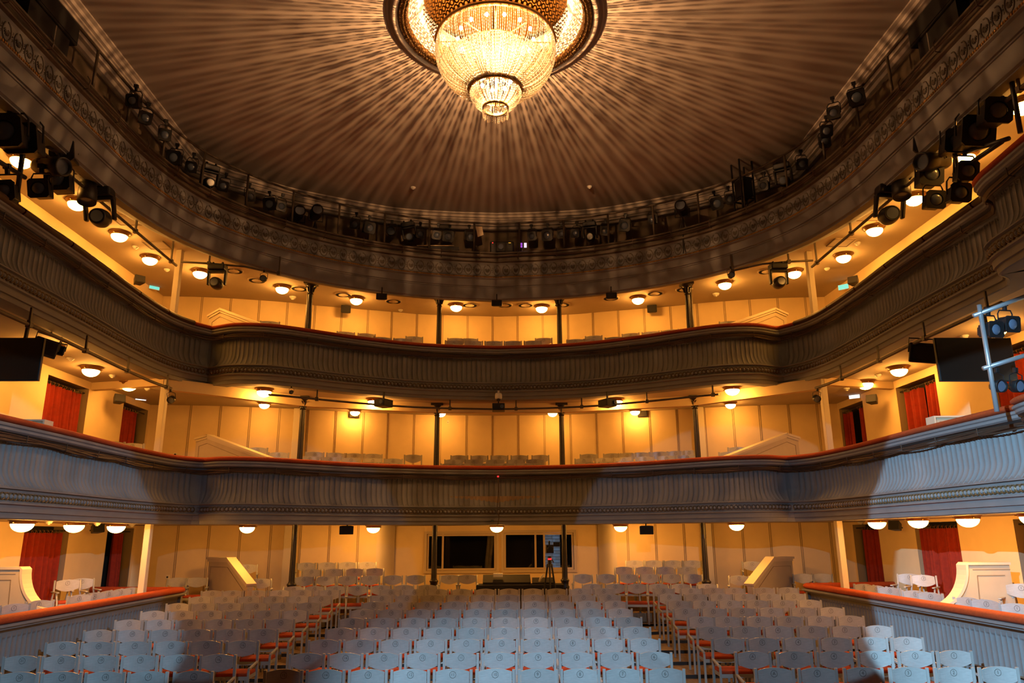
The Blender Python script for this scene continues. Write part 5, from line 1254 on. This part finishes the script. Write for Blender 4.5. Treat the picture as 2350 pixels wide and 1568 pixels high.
# lit signs
M['sign_w'] = mat('lit_white_sign', (0.6, 0.7, 0.8), 0.4, emit=(0.75, 0.88, 1.0), estr=1.6); M['sign_g'] = mat('lit_green_sign', (0.1, 0.4, 0.4), 0.4, emit=(0.12, 0.75, 0.7), estr=0.9)
for x, y, X, m_, lb in ((323, 913, -8.62, 'sign_w', 'small glowing white exit sign on the left wall of the lowest balcony'), (1961, 909, 8.62, 'sign_w', 'small glowing white exit sign on the right wall of the lowest balcony'), (354, 659, -8.62, 'sign_g', 'small glowing green exit sign on the left wall of the middle balcony'), (1936, 659, 8.62, 'sign_g', 'small glowing green exit sign on the right wall of the middle balcony')):
    p = at_x(x, y, X); t = thing('exit_sign', lb, 'sign', p, rz=0.75 if X < 0 else -0.75); MB().box((0, 0.0, 0), (0.26, 0.03, 0.14)).build('case', M['white'], t, bevel=0.006); MB().box((0, -0.018, 0), (0.24, 0.006, 0.12)).build('panel', M[m_], t)
# sockets
for x, y, lb in ((402, 1044, 'white wall socket on the lowest balcony beside the left parapet'), (1884, 1040, 'white wall socket on the lowest balcony beside the right parapet')):
    p = on_arc(x, y, 20.55, 0.03); t = thing('wall_socket', lb, 'socket', p); MB().box((0, 0, 0), (0.09, 0.02, 0.09)).build('plate', M['white'], t, bevel=0.008); MB().cyl((0, -0.012, 0), (0, -0.014, 0), 0.028, n=14).build('outlet', M['dark'], t)
p = on_arc(1028, 969, 20.66, 0.03); t = thing('light_switch', 'pale switch plate on the centre back wall of the lowest balcony', 'switch', p); MB().box((0, 0, 0), (0.05, 0.02, 0.09)).build('plate', M['white'], t, bevel=0.005); MB().box((0, -0.012, -0.01), (0.02, 0.008, 0.03)).build('rocker', M['seam'], t)
p = at_y(384, 1325, 18.4); t = thing('wall_socket', 'yellow-marked socket on the back wall beside the left outer chair', 'socket', p); MB().box((0, 0.02, 0), (0.10, 0.04, 0.10)).build('plate', M['post'], t, bevel=0.008); MB().cyl((0, -0.002, 0), (0, -0.006, 0), 0.022, n=12).build('outlet', M['dark'], t)
# security camera and central cable
p = at_y(1144, 912, 17.85); t = thing('dome_camera', 'white dome security camera at the centre of the middle balcony underside', 'camera', p)
MB().lathe([(0, 0.10), (0.07, 0.10), (0.085, 0.06), (0.085, -0.02), (0.075, -0.04), (0, -0.045)], 20).build('housing', M['white'], t, smooth=True); MB().lathe([(0.06, -0.045), (0.055, -0.075), (0.035, -0.095), (0, -0.10)], 16).build('dome', M['glass'], t, smooth=True); MB().bar((0, 0.0, 0.09), (0, 0.0, 0.16), 0.05, 0.05).build('mount', M['white'], t)
a = at_y(1143, 1094, 17.9); b = at_y(1142, 1205, 17.9)
t = thing('hanging_cable', 'thin dark cable with a red light hanging down the centre of the lowest balcony', 'cable', a)
MB().tube([(0, 0, 0), (0.01, -0.02, -0.3), (-0.02, 0.02, -0.7), (0.02, 0, -0.95), (-0.01, 0.0, (b-a).z)], 0.008, 6).build('wire', M['cable'], t); MB().tube([(0.01, 0, 0), (0.02, -0.02, -0.35), (0.04, 0.02, -0.75), (0.0, 0, (b-a).z)], 0.006, 6).build('wire', M['cable'], t); MB().box((0, -0.02, 0.0), (0.04, 0.02, 0.03)).build('indicator', M['redled'], t)
p = at_y(1130, 1196, 17.95); t = thing('spy_camera', 'small black camera on an arm at the centre of the lowest balcony fascia', 'camera', p); MB().box((0, 0, 0), (0.05, 0.12, 0.05)).build('body', M['black'], t, bevel=0.006); MB().bar((0, 0.02, -0.01), (0.0, 0.30, -0.01), 0.015, 0.015).build('arm', M['black'], t); MB().cyl((0, -0.06, 0), (0, -0.07, 0), 0.018, n=10).build('lens', M['lens'], t)
# pale pipes beside the outer columns of the middle balcony, wall pilasters beside the outer columns
for px, i, lb in ((706, 0, 'left'), (1587, 3, 'right')):
    p = at_y(px, 700, COLS[i][1]+0.1); t = thing('riser_pipe', 'thin brown riser pipe beside the %s outer column on the middle balcony' % lb, 'pipe', (p.x, COLS[i][1]+0.12, DECK[2])); MB().cyl((0, 0, 0), (0, 0, SOFFIT[3]-DECK[2]), 0.04, n=12).build('pipe', M['pipe'], t, smooth=True)
    MB().cyl((0, 0, SOFFIT[3]-DECK[2]-0.06), (0, 0, SOFFIT[3]-DECK[2]-0.02), 0.06, n=12).build('collar', M['pipe'], t)
for tier, zz in ((1, (0.5, SOFFIT[1])), (2, (DECK[1], SOFFIT[2]))):
    for px, py in ((662 if tier == 1 else 683, 1275 if tier == 1 else 1000), (1624 if tier == 1 else 1606, 1275 if tier == 1 else 1000)):
        p = on_arc(px, py, 20.6, 0.042); o = MB().box((p.x, p.y-0.04, (zz[0]+zz[1])/2), (0.22, 0.16, zz[1]-zz[0]-.002)).build('trim_%d' % (20+tier*2+(px > 1000)), M['post'], bevel=0.01); structure(o)
